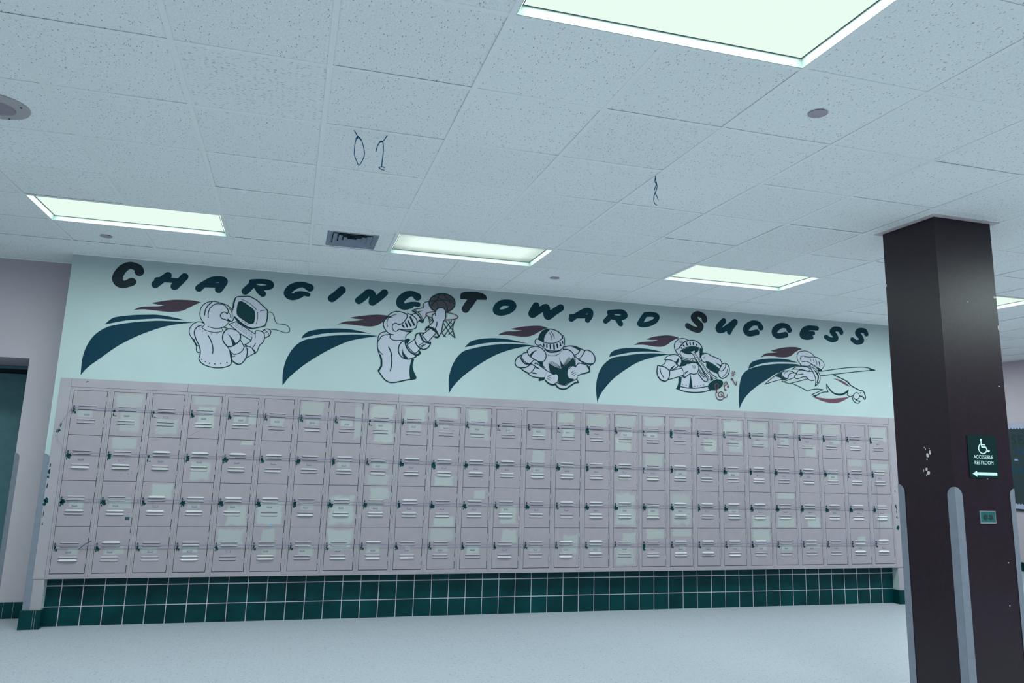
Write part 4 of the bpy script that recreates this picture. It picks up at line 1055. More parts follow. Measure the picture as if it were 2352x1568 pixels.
for i in range(NL):
    L = empty('locker', (LX0+i*LW, LY, 0))
    if i < 13:
        where = ORD[i] + ' from the left end' if i else 'at the left end of the row'
    elif i == 13:
        where = 'middle one of the row'
    else:
        j = NL-1-i
        where = ORD[j] + ' from the right end' if j else 'at the right end of the row, beside the pillar'
    lab = 'beige four-door locker ' + where
    if i in XTRA:
        lab += ', ' + XTRA[i]
    tag(L, ' '.join(lab.split()[:16]), 'locker', 'four-door lockers under the mural')
    put('frame', fr_me, L)
    put('body', bd_me, L)
    put('base_lip', base_me, L)
    for r in range(4):
        zt, zb = ROWZ[r], ROWZ[r+1]+0.0035
        d = put('door', door_me[r], L, (DX, 0.0012+rc.uniform(-0.0006, 0.0008), zb))
        h = zt-zb
        for k, q in enumerate((0.123, 0.150, 0.236, 0.263)):
            kind = rl.choices([0, 1, 2], [[9, 1, 0], [3, 4, 3], [3, 4, 3], [6, 3, 1]][r])[0]  # lower rows get more hoods with painted-in light
            lv = put('louver', louvers[kind], d, (0.047, 0, h-q))
            put('slot', slot_shade_me, d, (0.047, 0, h-q))
        for z in (0.085, h-0.07):
            put('hinge', hinge_me, d, (DW+0.0012, 0, z+rc.uniform(-0.01, 0.01)))
        put('number_plate', plate_me, d, (0.096, 0, h-0.203))
        put('number_card', plate_in, d, (0.096, 0, h-0.203))
        # latch
        if (i, r) not in BARE:
            put('latch', latch_me, d, (0.013, 0, h-0.155))
        if (i, r) not in NOLOCK:
            put('lock', lock_me, d, (0.027, 0, h-0.180))
        if (i, r) in TALL:
            ch = tall[(i+r) % 2]
        elif (i, r) in BARE:
            ch = bare[(i+r) % 3]
        elif r in (1, 2):
            ch = big[rc.randrange(9)] if rc.random() < 0.85 else small[rc.randrange(9)]
        else:
            ch = small[rc.randrange(9)]
        put('paint_chip', ch, d, (0.014, 0.0, h-0.158))
        for (a, b, z0, z1) in patch_of.get((i, r), []):
            pw, ph = (b-a)*DW, (z1-z0)*h
            g = 0.0015
            x0 = max(g, a*DW); x1 = min(DW-g, b*DW); zl = max(g, h-z1*h); zh = min(h-g, h-z0*h)
            put('paint_patch', patch_mesh(x1-x0, zh-zl, rp), d, (x0, 0, zl))
        if (i, r) == (1, 2):
            obj('sticker', MB().chbox(-0.016, -0.0014, -0.012, 0.016, 0.0, 0.012, 0.001), M['sticker'], d, (0.217, 0, 0.064)) 
        if (i, r) == (5, 2):
            obj('sticker', MB().box(-0.010, -0.0008, -0.009, 0.010, 0.0, 0.010), M['sticker_blue'], d, (0.135, 0, 0.014))
        if (i, r) in ((2, 0), (3, 0), (2, 1)):
            mb = MB()
            pts = [(0.02+0.009*k, -0.0006, (0.02+0.006*k if r == 0 else h-0.024+0.0012*k)+0.003*math.sin(k*2.3)) for k in range(9)]
            mb.tube(pts, 0.0008, 4)
            obj('scribble', mb, M['red_mark'], d)
        if (i, r) == (6, 0):
            dd = MB()
            for k in range(20):
                a0, a1 = 2*math.pi*k/20, 2*math.pi*(k+1)/20
                ii = len(dd.v)
                dd.v += [(q*math.cos(a), -0.002, q*math.sin(a)) for a in (a0, a1) for q in (0.024, 0.020)]
                dd.f.append((ii, ii+1, ii+3, ii+2))
            obj('disc', dd, M['plate'], d, (0.012, 0, h-0.165))
        if (i, r) in ((20, 2), (20, 1), (19, 0), (1, 1)):
            mb = MB()
            for _ in range(6):
                cx, cz = rc.uniform(0.06, 0.22), rc.uniform(0.8, 0.98)*h if r == 2 else rc.uniform(0.02, 0.10)
                mb.prism(blob(rc, 0.0035, 0.0022, 6), lambda p: (cx+p[0], -0.0007, cz+p[1]), lambda p: (cx+p[0], 0, cz+p[1]))
            obj('fleck', mb, M['chip'], d)

# filler panels framing the bank
ft = tag(empty('filler_trim', (-1.292, YW, ZB)), 'beige metal filler panels framing the locker bank on top and both sides', 'trim')
js = [-1.2085, -0.304, 1.520, 3.351, 5.175, 6.783, 7.003]
for a, b in zip(js[:-1], js[1:]):
    obj('filler_panel', MB().chbox(a+0.0008+1.292, -0.006, 1.9045-ZB, b-0.0008+1.292, -0.0002, ZT-ZB, 0.001), M['locker_frame'], ft)
sl = obj('side_panel', MB().chbox(0.0, -0.006, 0, 0.0825, -0.0002, ZT-ZB, 0.001), M['locker_frame'], ft)
sr = obj('side_panel', MB().chbox(7.005+1.292, -0.006, 0, 7.096+1.292, -0.0002, ZT-ZB, 0.001), M['locker_frame'], ft)
for (px, pz, rx, rz, par) in ((-1.245, 1.589, .006, .012, sl), (-1.256, 1.545, .012, .010, sl), (-1.263, 1.533, .008, .005, sl), (-1.271, 1.50, .002, .002, sl),
        (-1.280, 1.26, .004, .014, sl), (-1.281, 1.215, .006, .018, sl), (-1.283, 1.17, .006, .014, sl), (-1.281, 1.10, .003, .02, sl),
        (-1.272, .985, .015, .020, sl), (-1.279, .962, .010, .018, sl), (-1.278, .80, .004, .010, sl), (-1.280, .88, .002, .02, sl),
        (7.030, 1.020, .006, .020, sr), (7.040, .995, .004, .016, sr), (7.036, .960, .004, .012, sr), (7.034, .905, .004, .008, sr), (7.045, .895, .004, .006, sr),
        (7.044, .800, .014, .014, sr), (7.038, .780, .010, .014, sr), (7.030, 1.18, .004, .012, sr)):
    mb = MB().prism(blob(rc, rx*1.35, rz*1.2, 11), lambda p: (p[0], -0.0010, p[1]), lambda p: (p[0], 0.0, p[1]))
    obj('paint_chip', mb, M['chip'], par, (px+1.292, -0.006, pz-ZB))
mb = MB().tube([(0, -0.001, 0), (0.018, -0.001, 0.010)], 0.0022, 4)
obj('scuff', mb, M['chip'], ft, (-1.103+1.292, -0.006, 1.946-ZB))

# security cables threaded through the latches
for r in range(4):
    zc = ROWZ[r]-0.142
    pts = []
    n = NL*3
    xs, xe = LX0+DX+0.016, LX0+26*LW+DX+0.018
    for k in range(n+1):
        x = xs+(xe-xs)*k/n
        f = ((x-xs)/LW) % 1.0
        i = int((x-xs)/LW + 1e-6)
        sag = [0.004, 0.002, 0.002, 0.001][r]*((i*37 % 7)/3.0)
        pts.append((x, YW-0.0235, zc-4*f*(1-f)*sag))
    mb = MB().tube(pts, 0.0026, 6)
    extra = MB()
    if r == 0:   # loop running down over the left side panel to the second row
        z1 = ROWZ[1]-0.135
        extra.tube([(xs-0.003, YW-0.0240, zc), (xs-0.03, YW-0.0240, zc-0.03), (xs-0.075, YW-0.0240, zc-0.13), (xs-0.095, YW-0.0240, zc-0.20), (xs-0.085, YW-0.0240, zc-0.27), (xs-0.05, YW-0.0240, z1+0.05), (xs-0.02, YW-0.0240, z1+0.01), (xs, YW-0.0240, z1+0.008)], 0.0016, 6)
    if r == 1:   # end left hanging down the last locker
        z1 = ROWZ[3]-0.14
        extra.tube([(xe+0.003, YW-0.0240, zc), (xe+0.025, YW-0.0240, zc-0.05), (xe+0.035, YW-0.0240, zc-0.2), (xe+0.03, YW-0.0240, ROWZ[2]-0.14), (xe+0.045, YW-0.0240, ROWZ[2]-0.3), (xe+0.035, YW-0.0240, z1+0.06), (xe, YW-0.0240, z1)], 0.0022, 6)
    if r == 3:
        x = LX0+0.76*LW
        extra.tube([(x-0.01, YW-0.0240, zc-0.03), (x+0.03, YW-0.0240, zc+0.01), (x+0.075, YW-0.0240, zc+0.035)], 0.0026, 5)
    if extra.v:
        tag(obj('loose_cable', extra, M['chip'] if r == 3 else M['cable']), {0: 'thin cable looping down over the left side panel from the top locker row',
            1: 'loose cable hanging down the rightmost locker from the second row', 3: 'short dark wire stub sticking up between the two leftmost bottom doors'}[r], 'cable')
    o = obj('security_cable', mb, M['cable'])
    tag(o, 'thin steel cable strung through the latches of the %s row of locker doors' % TIER[r], 'cable', 'security cables across the lockers')

# ================================================================ MURAL (flat paint on the wall)
def parse(s):
    P_, C_, W_ = [], [], []
    for t in s.split():
        c = t.endswith('*')
        t = t.rstrip('*')
        wd = None
        if ':' in t:
            t, wd = t.split(':')
            wd = float(wd)/1000
        a, b = t.split(',')
        P_.append((float(a)/1000, float(b)/1000))
        C_.append(c)
        W_.append(wd)
    return P_, C_, W_
def cr_pt(p0, p1, p2, p3, t):
    return tuple(0.5*((2*b)+(-a+c)*t+(2*a-5*b+4*c-d)*t*t+(-a+3*b-3*c+d)*t*t*t) for a, b, c, d in zip(p0, p1, p2, p3))
def cr(P_, n):
    if len(P_) < 3:
        return list(P_)
    Q = [tuple(2*a-b for a, b in zip(P_[0], P_[1]))] + list(P_) + [tuple(2*a-b for a, b in zip(P_[-1], P_[-2]))]
    out = []
    for i in range(1, len(Q)-2):
        for k in range(n):
            out.append(cr_pt(Q[i-1], Q[i], Q[i+1], Q[i+2], k/n))
    out.append(P_[-1])
    return out
def smooth(pts, cor, closed, n=4):
    pts, cor = list(pts), list(cor)
    if closed:
        if not any(cor):
            m = len(pts)
            ext = [pts[-1]]+pts+[pts[0], pts[1]]
            return [cr_pt(ext[i-1], ext[i], ext[i+1], ext[i+2], k/n) for i in range(1, m+1) for k in range(n)]
        k = cor.index(True)
        pts = pts[k:]+pts[:k]+[pts[k]]
        cor = cor[k:]+cor[:k]+[True]
    segs, cur = [], [pts[0]]
    for i in range(1, len(pts)):
        cur.append(pts[i])
        if cor[i] and i < len(pts)-1:
            segs.append(cur)
            cur = [pts[i]]
    segs.append(cur)
    out = []
    for s_ in segs:
        q = cr(s_, n)
        out += q if not out else q[1:]
    return out[:-1] if closed else out
def flat(mb, P_, y):
    i = len(mb.v)
    mb.v += [(p[0], y, p[1]) for p in P_]
    for t in tessellate_polygon([[Vector((p[0], p[1], 0)) for p in P_]]):
        a, b, c = (P_[k] for k in t)
        if (b[0]-a[0])*(c[1]-a[1])-(b[1]-a[1])*(c[0]-a[0]) < 0:
            t = (t[0], t[2], t[1])
        mb.f.append((i+t[0], i+t[1], i+t[2]))
def dot(mb, x, z, r, y, n=10):
    i = len(mb.v)
    mb.v += [(x+r*math.cos(2*math.pi*k/n), y, z+r*math.sin(2*math.pi*k/n)) for k in range(n)]
    mb.f.append(tuple(range(i, i+n)))
def stroke(mb, P_, W_, y, n=10):
    """brush stroke with round ends; overlapping pieces sit at slightly different depth"""
    for k, p in enumerate(P_):
        yy = y - 0.000002*k
        if k:
            a, b = P_[k-1], p
            dx, dz = b[0]-a[0], b[1]-a[1]
            L_ = math.hypot(dx, dz)
            if L_ > 1e-7:
                nx, nz = -dz/L_, dx/L_
                i = len(mb.v)
                w0, w1 = W_[k-1]/2, W_[k]/2
                mb.v += [(a[0]+nx*w0, yy, a[1]+nz*w0), (a[0]-nx*w0, yy, a[1]-nz*w0), (b[0]-nx*w1, yy, b[1]-nz*w1), (b[0]+nx*w1, yy, b[1]+nz*w1)]
                mb.f.append((i, i+1, i+2, i+3))
        dot(mb, p[0], p[1], W_[k]/2, yy-0.000001, n)
FIGN = {'k1': ('painted figure', 'painted knight facing a computer'), 'k2': ('', 'painted knight with a basketball at a hoop'), 'k3': ('', 'painted knight reading a book'),
        'k4': ('', 'painted knight playing a trumpet'), 'k5': ('', 'painted knight with a long blade on a horse')}
PART = {'cape': 'cape', 'plume': 'plume', 'pale': 'armour', 'red': 'red_detail', 'ball': 'basketball'}
for name, shapes in MURAL:
    groups = {}
    for k, (g, kind, wd, s_) in enumerate(shapes):
        y = -0.0003 - 0.00008*k
        mb = groups.setdefault(g, MB())
        P_, C_, W_ = parse(s_)
        if kind == 'F':
            flat(mb, smooth(P_, C_, True, 3), y)
        elif kind == 'S':
            Q = smooth(P_, C_, False, 3)
            stroke(mb, Q, [wd/1000]*len(Q), y, 8)
        else:
            for p in P_:
                dot(mb, p[0], p[1], wd/1000, y, 8)
    root = obj('painted_knight', groups['ink'], M['ink'], wall_back, (0, YW, 0))
    root['label'] = FIGN[name][1]
    for g, mb in groups.items():
        if g != 'ink':
            obj(PART[g], mb, M[g], root)
words = ''
for k, (ch, g, parts) in enumerate(LETTERS):
    mb = MB()
    for q_, (kind, s_) in enumerate(parts):
        P_, C_, W_ = parse(s_)
        yl = -0.0005-0.0002*q_
        if kind == 'F':
            flat(mb, smooth(P_, C_, True, 4), yl)
        else:
            Q = cr([(p[0], p[1], w_) for p, w_ in zip(P_, W_)], 5)
            stroke(mb, [q[:2] for q in Q], [q[2] for q in Q], yl, 16)
    o = obj('painted_letter', mb, M[g], wall_back, (0, YW, 0))
    o['label'] = 'painted letter ' + ch

# ================================================================ CEILING FIXTURES
def where_light(c, r):
    return {(-2, 0): 'lit ceiling panel over the left end of the mural wall', (2, 0): 'dimmer lit ceiling panel beside the square air vent',
            (6, 0): 'lit ceiling panel over the right part of the mural wall', (10, 0): 'lit ceiling panel partly hidden behind the maroon pillar',
            (2, -6): 'largest and nearest lit ceiling panel, cut by the top of the picture'}.get((c, r))
OFF = {(-6, 0): 'added unseen ceiling panel beyond the left end of the mural, brightening the door wall', (-2, -6): 'lit ceiling panel out of view left of the largest one',
       (6, -6): 'lit ceiling panel out of view right of the largest one', (10, -6): 'lit ceiling panel out of view behind the pillar by the side wall',
       (-6, -6): 'lit ceiling panel out of view by the plain left wall', (-2, -12): 'lit ceiling panel behind the viewer, left of the three there',
       (2, -12): 'lit ceiling panel behind the viewer, middle of the three there', (6, -12): 'lit ceiling panel behind the viewer, right of the three there',
       (14, 6): 'lit ceiling panel out of view down the side hall', (14, 0): 'added unseen ceiling panel right of the pillar, brightening the bulletin board wall', (14, -6): 'added unseen ceiling panel in front of the bulletin board wall'}
fx_me = {}
def fixture(c, r, power):
    x0, y0 = c*T, r*T
    root = empty('ceiling_light', (x0+T, y0+T/2, H))
    W_, D_ = T, T/2
    a, b = 0.014, 0.030            # flange outside and lens edge
    dz = 0.030
    mb = MB()
    def ring(xo, yo, zo, xi, yi, zi):
        i = len(mb.v)
        mb.v += [(-xo, -yo, zo), (xo, -yo, zo), (xo, yo, zo), (-xo, yo, zo), (-xi, -yi, zi), (xi, -yi, zi), (xi, yi, zi), (-xi, yi, zi)]
        for k in range(4):
            q = (k+1) % 4
            mb.f.append((i+k, i+4+k, i+4+q, i+q))
    ring(W_-0.010, D_-0.010, -0.001, W_-a, D_-a, -0.001)
    ring(W_-a, D_-a, -0.001, W_-b, D_-b, dz)
    ring(W_-0.010, D_-0.010, 0.055, W_-0.010, D_-0.010, -0.001)
    i = len(mb.v)
    mb.v += [(-W_+0.01, -D_+0.01, 0.055), (W_-0.01, -D_+0.01, 0.055), (W_-0.01, D_-0.01, 0.055), (-W_+0.01, D_-0.01, 0.055)]
    mb.f.append((i, i+1, i+2, i+3))
    if 'f' not in fx_me:
        fx_me['f'] = mb.mesh('frame', M['fix_frame'])
        g = MB()
        for s_ in (-1, 1):
            g.box(-W_+b, s_*(D_-b)-0.003, dz-0.001, W_-b, s_*(D_-b)+0.003, dz+0.004)
            g.box(s_*(W_-b)-0.003, -D_+b, dz-0.001, s_*(W_-b)+0.003, D_-b, dz+0.004)
        fx_me['g'] = g.mesh('gasket', M['gasket'])
        fx_me['l'] = MB().box(-W_+b, -D_+b, dz, W_-b, D_-b, dz+0.003).mesh('lens', M['lens'])
        fx_me['ld'] = MB().box(-W_+b, -D_+b, dz, W_-b, D_-b, dz+0.003).mesh('lens', M['lens_dim'])
    put('frame', fx_me['f'], root)
    put('gasket', fx_me['g'], root)
    put('lens', fx_me['ld' if (c, r) == (2, 0) else 'l'], root)
    ld = bpy.data.lights.new('fixture_lamp', 'AREA')
    ld.shape = 'RECTANGLE'
    ld.size = 2*W_-0.08
    ld.size_y = 2*D_-0.08
    ld.energy = LIGHT_W*power
    ld.color = LIGHT_COL
    lo = bpy.data.objects.new('fixture_lamp', ld)
    COL.objects.link(lo)
    lo.parent = root
    lo.location = (0, 0, dz-0.003)
    lab = where_light(c, r) or OFF[(c, r)]
    tag(root, lab, 'ceiling light', 'fluorescent ceiling panels')
for c, r, p in FIXTURES:
    fixture(c, r, p)

# air vent in its tile
vx0, vx1, vy0, vy1 = 0.728, 1.094, 0.140, 0.548
vt = tag(empty('air_vent', ((vx0+vx1)/2, (vy0+vy1)/2, H)), 'square grey metal air vent with nested louvers in the ceiling', 'air vent')
hx, hy = (vx1-vx0)/2, (vy1-vy0)/2
cx, cy = vt.location.x, vt.location.y
tl = MB()
c0x, c1x, c0y, c1y = T+0.006-cx, 2*T-0.006-cx, 0.006-cy, T-0.006-cy
for a in ((c0x, c0y, c1x, -hy), (c0x, hy, c1x, c1y), (c0x, -hy, -hx, hy), (hx, -hy, c1x, hy)):
    tl.box(a[0], a[1], 0.004, a[2], a[3], 0.02)
vtile = obj('ceiling_tile', tl, M['tile_ceiling'], ceil, (cx, cy, H))
def vring(mb, o, i_, zo, zi, ex, ey):
    k0 = len(mb.v)
    mb.v += [(-ex*o, -ey*o, zo), (ex*o, -ey*o, zo), (ex*o, ey*o, zo), (-ex*o, ey*o, zo), (-ex*i_, -ey*i_, zi), (ex*i_, -ey*i_, zi), (ex*i_, ey*i_, zi), (-ex*i_, ey*i_, zi)]
    for k in range(4):
        q = (k+1) % 4
        mb.f.append((k0+k, k0+4+k, k0+4+q, k0+q))
fl_ = MB(); vring(fl_, 1.0, 0.80, -0.003, 0.014, hx, hy); vring(fl_, 1.03, 1.0, 0.003, -0.003, hx, hy)
obj('flange', fl_, M['vent'], vt)
for o_, i_, z_ in ((0.78, 0.58, 0.002), (0.56, 0.38, 0.002), (0.36, 0.18, 0.002), (0.16, 0.0, 0.002)):
    b = MB(); vring(b, o_, i_, z_, z_+0.016, hx, hy)
    obj('blade', b, M['vent'], vt)
obj('duct', MB().box(-hx*0.98, -hy*0.98, 0.048, hx*0.98, hy*0.98, 0.056), M['vent_dark'], vt)

# round cover discs
for x, y, lab in ((2.748, -2.731, 'flat grey round cover disc below the largest ceiling light'), (-0.924, 0.962, 'small grey round cover disc beside the leftmost ceiling light'),
                  (2.760, 0.937, 'small grey round cover disc right of the dimmer ceiling light')):
    mb = MB()
    mb.prism(disc_pts(0.043, 28), lambda p: (p[0], p[1], -0.004), lambda p: (p[0], p[1], -0.0012))
    mb.prism(disc_pts(0.030, 16), lambda p: (p[0], p[1], -0.0012), lambda p: (p[0], p[1], 0.004))
    tag(obj('cover_disc', mb, M['cover'], None, (x, y, H)), lab, 'sprinkler cover', 'round cover discs on the ceiling')

# loudspeaker, only its edge in the picture
sp = tag(empty('ceiling_speaker', (-0.913, -1.507, H)), 'round loudspeaker in the ceiling with perforated grille, cut by the left edge', 'speaker')
mb = MB()
n = 48
for (r0, z0, r1, z1) in ((0.158, 0.0, 0.155, -0.008), (0.155, -0.008, 0.100, -0.012), (0.100, -0.012, 0.094, -0.004)):
    i = len(mb.v)
    mb.v += [(r0*math.cos(2*math.pi*k/n), r0*math.sin(2*math.pi*k/n), z0) for k in range(n)] + [(r1*math.cos(2*math.pi*k/n), r1*math.sin(2*math.pi*k/n), z1) for k in range(n)]
    for k in range(n):
        q = (k+1) % n
        mb.f.append((i+k, i+n+k, i+n+q, i+q))
obj('rim', mb, M['speaker'], sp)
g = MB()
g.prism(disc_pts(0.096, 40), lambda p: (p[0], p[1], -0.005), lambda p: (p[0], p[1], -0.003))
obj('grille', g, M['vent_dark'], sp)
g = MB()
for k in range(-15, 16):
    y = k*0.0062
    L_ = math.sqrt(max(0, 0.094**2-y*y))
    g.box(-L_, y-0.0016, -0.0075, L_, y+0.0016, -0.005)
    g.box(y-0.0012, -L_, -0.0068, y+0.0012, L_, -0.005)
o = obj('grille_wires', g, M['cover'], sp)
o['kind'] = 'stuff'
g = MB()
for a in (-0.25, 1.32, 2.89, 4.46):
    dot_x, dot_y = 0.137*math.cos(a), 0.137*math.sin(a)
    g2 = MB().prism(disc_pts(0.005, 8), lambda p: (p[0], p[1], -0.0125), lambda p: (p[0], p[1], -0.009))
    obj('screw', g2, M['vent_dark'], sp, (dot_x, dot_y, 0))

# blue loops hanging from the ceiling
def loop(name_lab, x, y, pts, r):
    mb = MB()
    for P_ in pts:
        mb.tube([(a, 0, b) for a, b in cr(P_, 5)], r, 6)
    tag(obj('hanging_string', mb, M['string'], None, (x, y, H)), name_lab, 'string', 'blue strings hanging from the ceiling')
loop('blue string tied into a pointed loop, leftmost of the three hanging from the ceiling', 0.765, -1.798,
     [[(-0.006, 0.002), (0.010, -0.025), (0.014, -0.040)], [(0.014, -0.025), (0.004, -0.055), (0.002, -0.095), (0.004, -0.125), (0.018, -0.160), (0.030, -0.176), (0.044, -0.150), (0.052, -0.115), (0.044, -0.075), (0.030, -0.040), (0.014, -0.025)],
      [(0.004, -0.042), (0.012, -0.030), (0.022, -0.036), (0.032, -0.046)]], 0.0022)
loop('blue string hanging straight with a curled end, beside the pointed loop', 0.919, -1.788,
     [[(0.004, 0.002), (-0.012, -0.028), (-0.022, -0.036), (-0.032, -0.042), (-0.040, -0.060), (-0.046, -0.090)], [(-0.034, -0.044), (-0.028, -0.034), (-0.018, -0.034), (-0.012, -0.050), (-0.010, -0.090), (-0.012, -0.140), (-0.013, -0.166)],
      [(0.004, -0.168), (-0.010, -0.166), (-0.026, -0.172), (-0.012, -0.180), (0.002, -0.182)]], 0.0024)
loop('blue twisted string hanging alone above the right-hand ceiling light', 2.430, -1.746,
     [[(0.0, 0.002), (0.002, -0.02), (0.006, -0.045), (0.0, -0.065), (-0.006, -0.085)], [(0.004, -0.03), (0.010, -0.055), (0.008, -0.075), (-0.002, -0.100), (-0.010, -0.130), (-0.008, -0.155), (0.004, -0.170), (0.010, -0.168)],
      [(-0.002, -0.100), (0.010, -0.120), (0.018, -0.142)], [(0.001, -0.006), (-0.003, -0.03), (0.004, -0.045)]], 0.0024)

# ================================================================ PILLAR
PX0, PX1, PY0, PY1 = 4.386, 4.832, -1.711, -1.268
pil = struct(obj('pillar', MB().box(PX0, PY0, 0, PX1, PY1, H-0.001), M['pillar']))
for (a, b, c_, d_) in ((PX0-0.040, PY0-0.040, PX1+0.040, PY0), (PX0-0.040, PY1, PX1+0.040, PY1+0.040), (PX0-0.040, PY0, PX0, PY1), (PX1, PY0, PX1+0.040, PY1)):
    obj('ceiling_angle', MB().box(a, b, H-0.003, c_, d_, H+0.001), M['light_paint'], pil)
rq = random.Random(21)
for (y, z, r1, r2) in ((-1.526, 1.545, .012, .013), (-1.546, 1.562, .008, .018), (-1.543, 1.585, .003, .004), (-1.512, 1.582, .004, .006), (-1.503, 1.592, .003, .004), (-1.520, 1.520, .005, .004),
                       (-1.524, 1.437, .012, .015), (-1.511, 1.460, .009, .010), (-1.486, 1.450, .004, .010), (-1.508, 1.425, .003, .005), (-1.272, 2.672, .006, .010)):
    mb = MB().prism(blob(rq, r1, r2, 9, 0.35), lambda p: (-0.0008, p[0], p[1]), lambda p: (0.0, p[0], p[1]))
    obj('plaster_chip', mb, M['light_paint'], pil, (PX0, y, z))
for (x, z, r1, r2) in ((4.818, 2.545, .012, .008), (4.826, 2.35, .004, .014), (4.79, 1.98, .006, .004), (4.60, 2.50, .003, .003), (4.64, 1.415, .004, .002), (4.745, 0.93, .004, .004), (4.725, 0.69, .004, .007)):
    mb = MB().prism(blob(rq, r1, r2, 9, 0.35), lambda p: (p[0], -0.0008, p[1]), lambda p: (p[0], 0.0, p[1]))
    obj('plaster_chip', mb, M['light_paint'], pil, (x, PY0, z))

# corner guards
def guard(x, y, sx, sy, z0, z1, lab, leg=0.052, leg2=None):
    """angle strip on the corner (x, y); legs run towards sx along x and sy along y; rounded tops"""
    g = 0.0015
    leg2 = leg2 or leg
    root = tag(empty('corner_guard', (x, y, z0)), lab, 'corner guard', 'metal corner guards')
    hgt = z1-z0
    def outline(l):
        P_ = [(0, 0), (l, 0), (l, hgt-l)]
        for k in range(1, 8):
            t = k/8*math.pi/2
            P_.append((l*math.cos(t), hgt-l+l*math.sin(t)))
        P_.append((0, hgt))
        return P_
    # leg on the face normal to y (lies along x)
    mb = MB().prism(outline(leg), lambda p: (sx*p[0]-sx*g, -sy*(g+0.002), p[1]), lambda p: (sx*p[0]-sx*g, -sy*g, p[1]))
    obj('flange', mb, M['guard'], root)
    mb = MB().prism(outline(leg2), lambda p: (-sx*(g+0.002), sy*p[0]-sy*g, p[1]), lambda p: (-sx*g, sy*p[0]-sy*g, p[1]))
    obj('flange', mb, M['guard'], root)
    return root
guard(PX0, PY0, 1, 1, 0.0, 1.364, 'metal corner guard on the near front corner of the maroon pillar', 0.054)
guard(PX0, PY1, 1, -1, 0.0, 1.360, 'metal corner guard on the back edge of the pillar beside the lockers', 0.054)
guard(PX1, PY0, -1, 1, 0.0, 1.360, 'metal corner guard on the right edge of the pillar under the sign', 0.036)
guard(X0, YW, 1, 1, 0.146, 1.353, 'metal corner guard at the left end of the locker wall', 0.051)
guard(DX1, DY, 1, 1, 0.13, 1.345, 'metal corner guard on the edge of the green doorway', 0.036)

# sign
sg = tag(empty('restroom_sign', (4.6145, PY0, 1.546)), 'dark green accessible restroom sign with arrow on the maroon pillar', 'sign')
def rrect(w_, h_, r):
    P_ = []
    for cx_, cz_, a0 in ((w_-r, h_-r, 0), (-w_+r, h_-r, 1), (-w_+r, -h_+r, 2), (w_-r, -h_+r, 3)):
        for k in range(5):
            t = (a0+k/4)*math.pi/2
            P_.append((cx_+r*math.cos(t), cz_+r*math.sin(t)))
    return P_
obj('plate', MB().prism(rrect(0.1095, 0.1275, 0.010), lambda p: (p[0], -0.005, p[1]), lambda p: (p[0], -0.0004, p[1])), M['sign'], sg)
def textobj(name, body, size, x, z, y, m, parent, sx=1.0, off=0.0, rot=(math.pi/2, 0, 0), loc=None):
    cu = bpy.data.curves.new(name, 'FONT')
    cu.body = body
    cu.size = size
    cu.align_x = 'CENTER'
    cu.align_y = 'CENTER'
    cu.offset = off
    cu.extrude = 0.0003
    t = bpy.data.objects.new(name, cu)
    COL.objects.link(t)
    bpy.context.view_layer.update()
    dg = bpy.context.evaluated_depsgraph_get()
    me = bpy.data.meshes.new_from_object(t.evaluated_get(dg))
    bpy.data.objects.remove(t)
    me.materials.clear()
    me.materials.append(m)
    for v in me.vertices:
        v.co.x *= sx
    o = put(name, me, parent, loc or (x, y, z), rot)
    return o
textobj('lettering', 'ACCESSIBLE', 0.031, 0.001, -0.003, -0.0054, M['sign_white'], sg, 0.90, 0.0)
textobj('lettering', 'RESTROOM', 0.031, 0.003, -0.037, -0.0054, M['sign_white'], sg, 0.90, 0.0)
mb = MB().prism([(-0.090, -0.102), (-0.056, -0.084), (-0.056, -0.093), (0.096, -0.093), (0.096, -0.111), (-0.056, -0.111), (-0.056, -0.120)], lambda p: (p[0], -0.0058, p[1]), lambda p: (p[0], -0.005, p[1]))
obj('arrow', mb, M['sign_white'], sg)
# wheelchair symbol
wc = MB()
def vstroke(P_, w_, n=12):
    tmp = MB()
    stroke(tmp, P_, [w_]*len(P_), -0.0057, n)
    i = len(wc.v)
    wc.v += tmp.v
    wc.f += [tuple(a+i for a in f_) for f_ in tmp.f]
ox, oz = -0.004, 0.012
vstroke([(ox-0.006, oz+0.096), (ox-0.0055, oz+0.0962)], 0.018)
vstroke([(ox-0.006, oz+0.084), (ox-0.001, oz+0.045), (ox+0.034, oz+0.043)], 0.0105)
vstroke([(ox+0.002, oz+0.062), (ox+0.026, oz+0.060)], 0.0075)
vstroke([(ox+0.034, oz+0.043), (ox+0.052, oz+0.014), (ox+0.064, oz+0.018)], 0.0100)
vstroke([(ox+0.005+0.036*math.cos(t), oz+0.033+0.036*math.sin(t)) for t in [math.radians(a) for a in range(118, 346, 12)]], 0.0085)
wc.v = [(a*0.84, y_, 0.0275+(c_-0.0205)*0.82) for a, y_, c_ in wc.v]
obj('wheelchair_symbol', wc, M['sign_white'], sg)

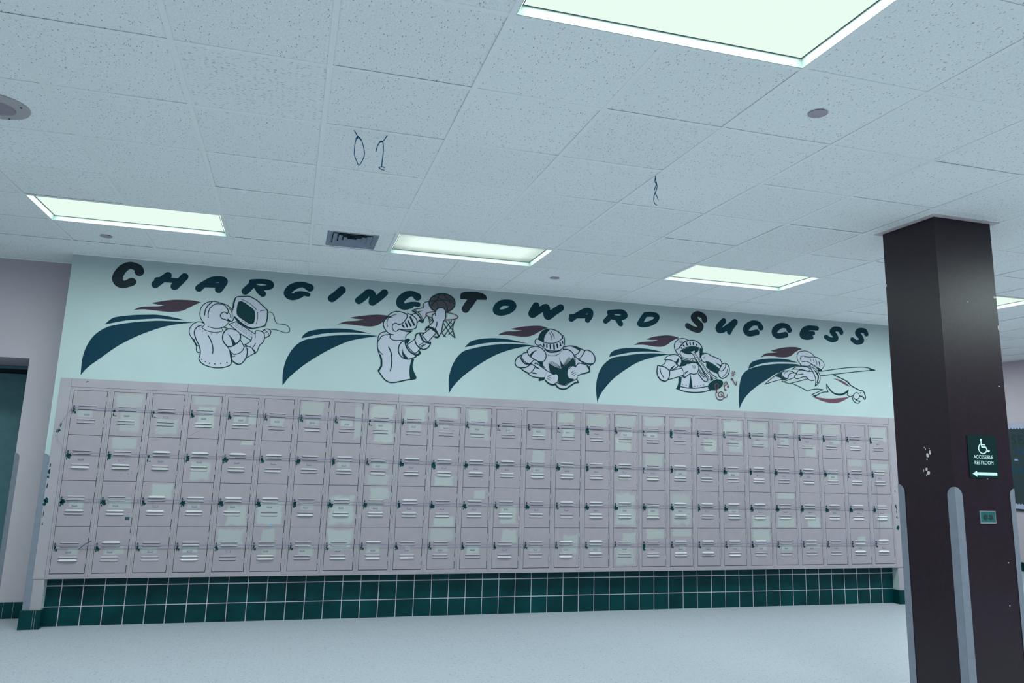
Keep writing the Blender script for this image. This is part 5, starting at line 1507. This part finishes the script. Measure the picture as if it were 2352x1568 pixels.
# outlet
ou = tag(empty('wall_outlet', (4.6135, PY0, 1.1915)), 'metal plated double wall outlet mounted sideways on the maroon pillar', 'outlet')
W_, D_ = 0.0585, 0.0365
mb = MB()
for a in ((-W_, D_-0.006, W_, D_), (-W_, -D_, W_, -D_+0.007), (-W_, -D_+0.007, -W_+0.005, D_-0.006), (W_-0.004, -D_+0.007, W_, D_-0.006)):
    mb.box(a[0], -0.006, a[1], a[2], -0.0004, a[3])
obj('cover_plate', mb, M['chrome'], ou)
obj('face', MB().box(-W_+0.005, -0.0045, -D_+0.007, W_-0.004, -0.0004, D_-0.006), M['outlet'], ou)
for s_ in (-1, 1):
    k = obj('socket', MB().prism(disc_pts(0.0165, 20), lambda p: (p[0], -0.0062, p[1]), lambda p: (p[0], -0.004, p[1])), M['outlet_dark'], ou, (s_*0.0195+0.002, 0, -0.001))
    obj('slot', MB().box(-0.006, -0.0066, -0.006, 0.004, -0.0058, -0.004).box(-0.005, -0.0066, 0.004, 0.003, -0.0058, 0.006), M['door_dark'], k)
obj('screw', MB().prism(disc_pts(0.0028, 8), lambda p: (p[0], -0.0068, p[1]), lambda p: (p[0], -0.004, p[1])), M['chrome'], ou, (0.002, 0, 0))

# ================================================================ BULLETIN BOARD (far right wall)
bb = tag(empty('bulletin_board', (XR, 2.8, 0.876)), 'dark bulletin board with scalloped pale border on the far wall, behind the pillar', 'bulletin board')
BH = 2.098-0.876
obj('backing', MB().box(-0.012, -1.5, 0.0, -0.0005, 1.5, BH), M['board'], bb)
for z0, sgn in ((BH, -1), (0.0, 1)):
    P_ = [(-1.5, 0), (-1.5, sgn*0.055)]
    k = -1.5
    while k < 1.5-1e-6:
        for q in range(1, 5):
            P_.append((k+0.05*q/4, sgn*(0.055+0.022*math.sin(q/4*math.pi))))
        k += 0.05
    P_ += [(1.5, 0)]
    if sgn > 0:
        P_ = P_[::-1]
    mb = MB().prism(P_, lambda p: (-0.016, p[0], z0+p[1]), lambda p: (-0.0122, p[0], z0+p[1]))
    obj('border', mb, M['board_border'], bb)
obj('edge', MB().box(-0.018, -1.5, -0.030, -0.0005, 1.5, -0.004), M['board_green'], bb)
RT = (math.pi/2, 0, -math.pi/2)
for body, size, yl, z, m in (('SEASON', 0.20, 0.28, 0.985, 'board_green'), ('INCOMING', 0.14, 0.20, 0.823, 'board_blue'), ('RIGHT', 0.14, 0.62, 0.555, 'board_blue')):
    pass
def board_text(body, size, y, z, m):
    textobj('letter', body, size, 0, 0, 0, M[m], bb, 0.95, 0.004, RT, (-0.0135, y, z))
for k, ch in enumerate('SEA'):
    board_text(ch, 0.185, 0.775-0.105*k, 0.985, 'board_green')
for k, ch in enumerate('INC'):
    board_text(ch, 0.145, 0.765-0.100*k, 0.820, 'board_blue')
for k, ch in enumerate('GHT'):
    board_text(ch, 0.145, 0.800-0.100*k, 0.545, 'board_blue')
obj('paper_dash', MB().box(-0.0135, 0.73, 0.690, -0.0122, 0.79, 0.715), M['sticker_blue'], bb)
mb = MB()
pp = cr([(0.56, 0.33), (0.585, 0.36), (0.57, 0.40), (0.53, 0.42), (0.50, 0.38), (0.52, 0.35), (0.54, 0.30), (0.53, 0.25), (0.50, 0.22)], 4)
mb.tube([(-0.016, a+0.03, b) for a, b in pp], 0.010, 6)
obj('paper_curl', mb, M['board_border'], bb)
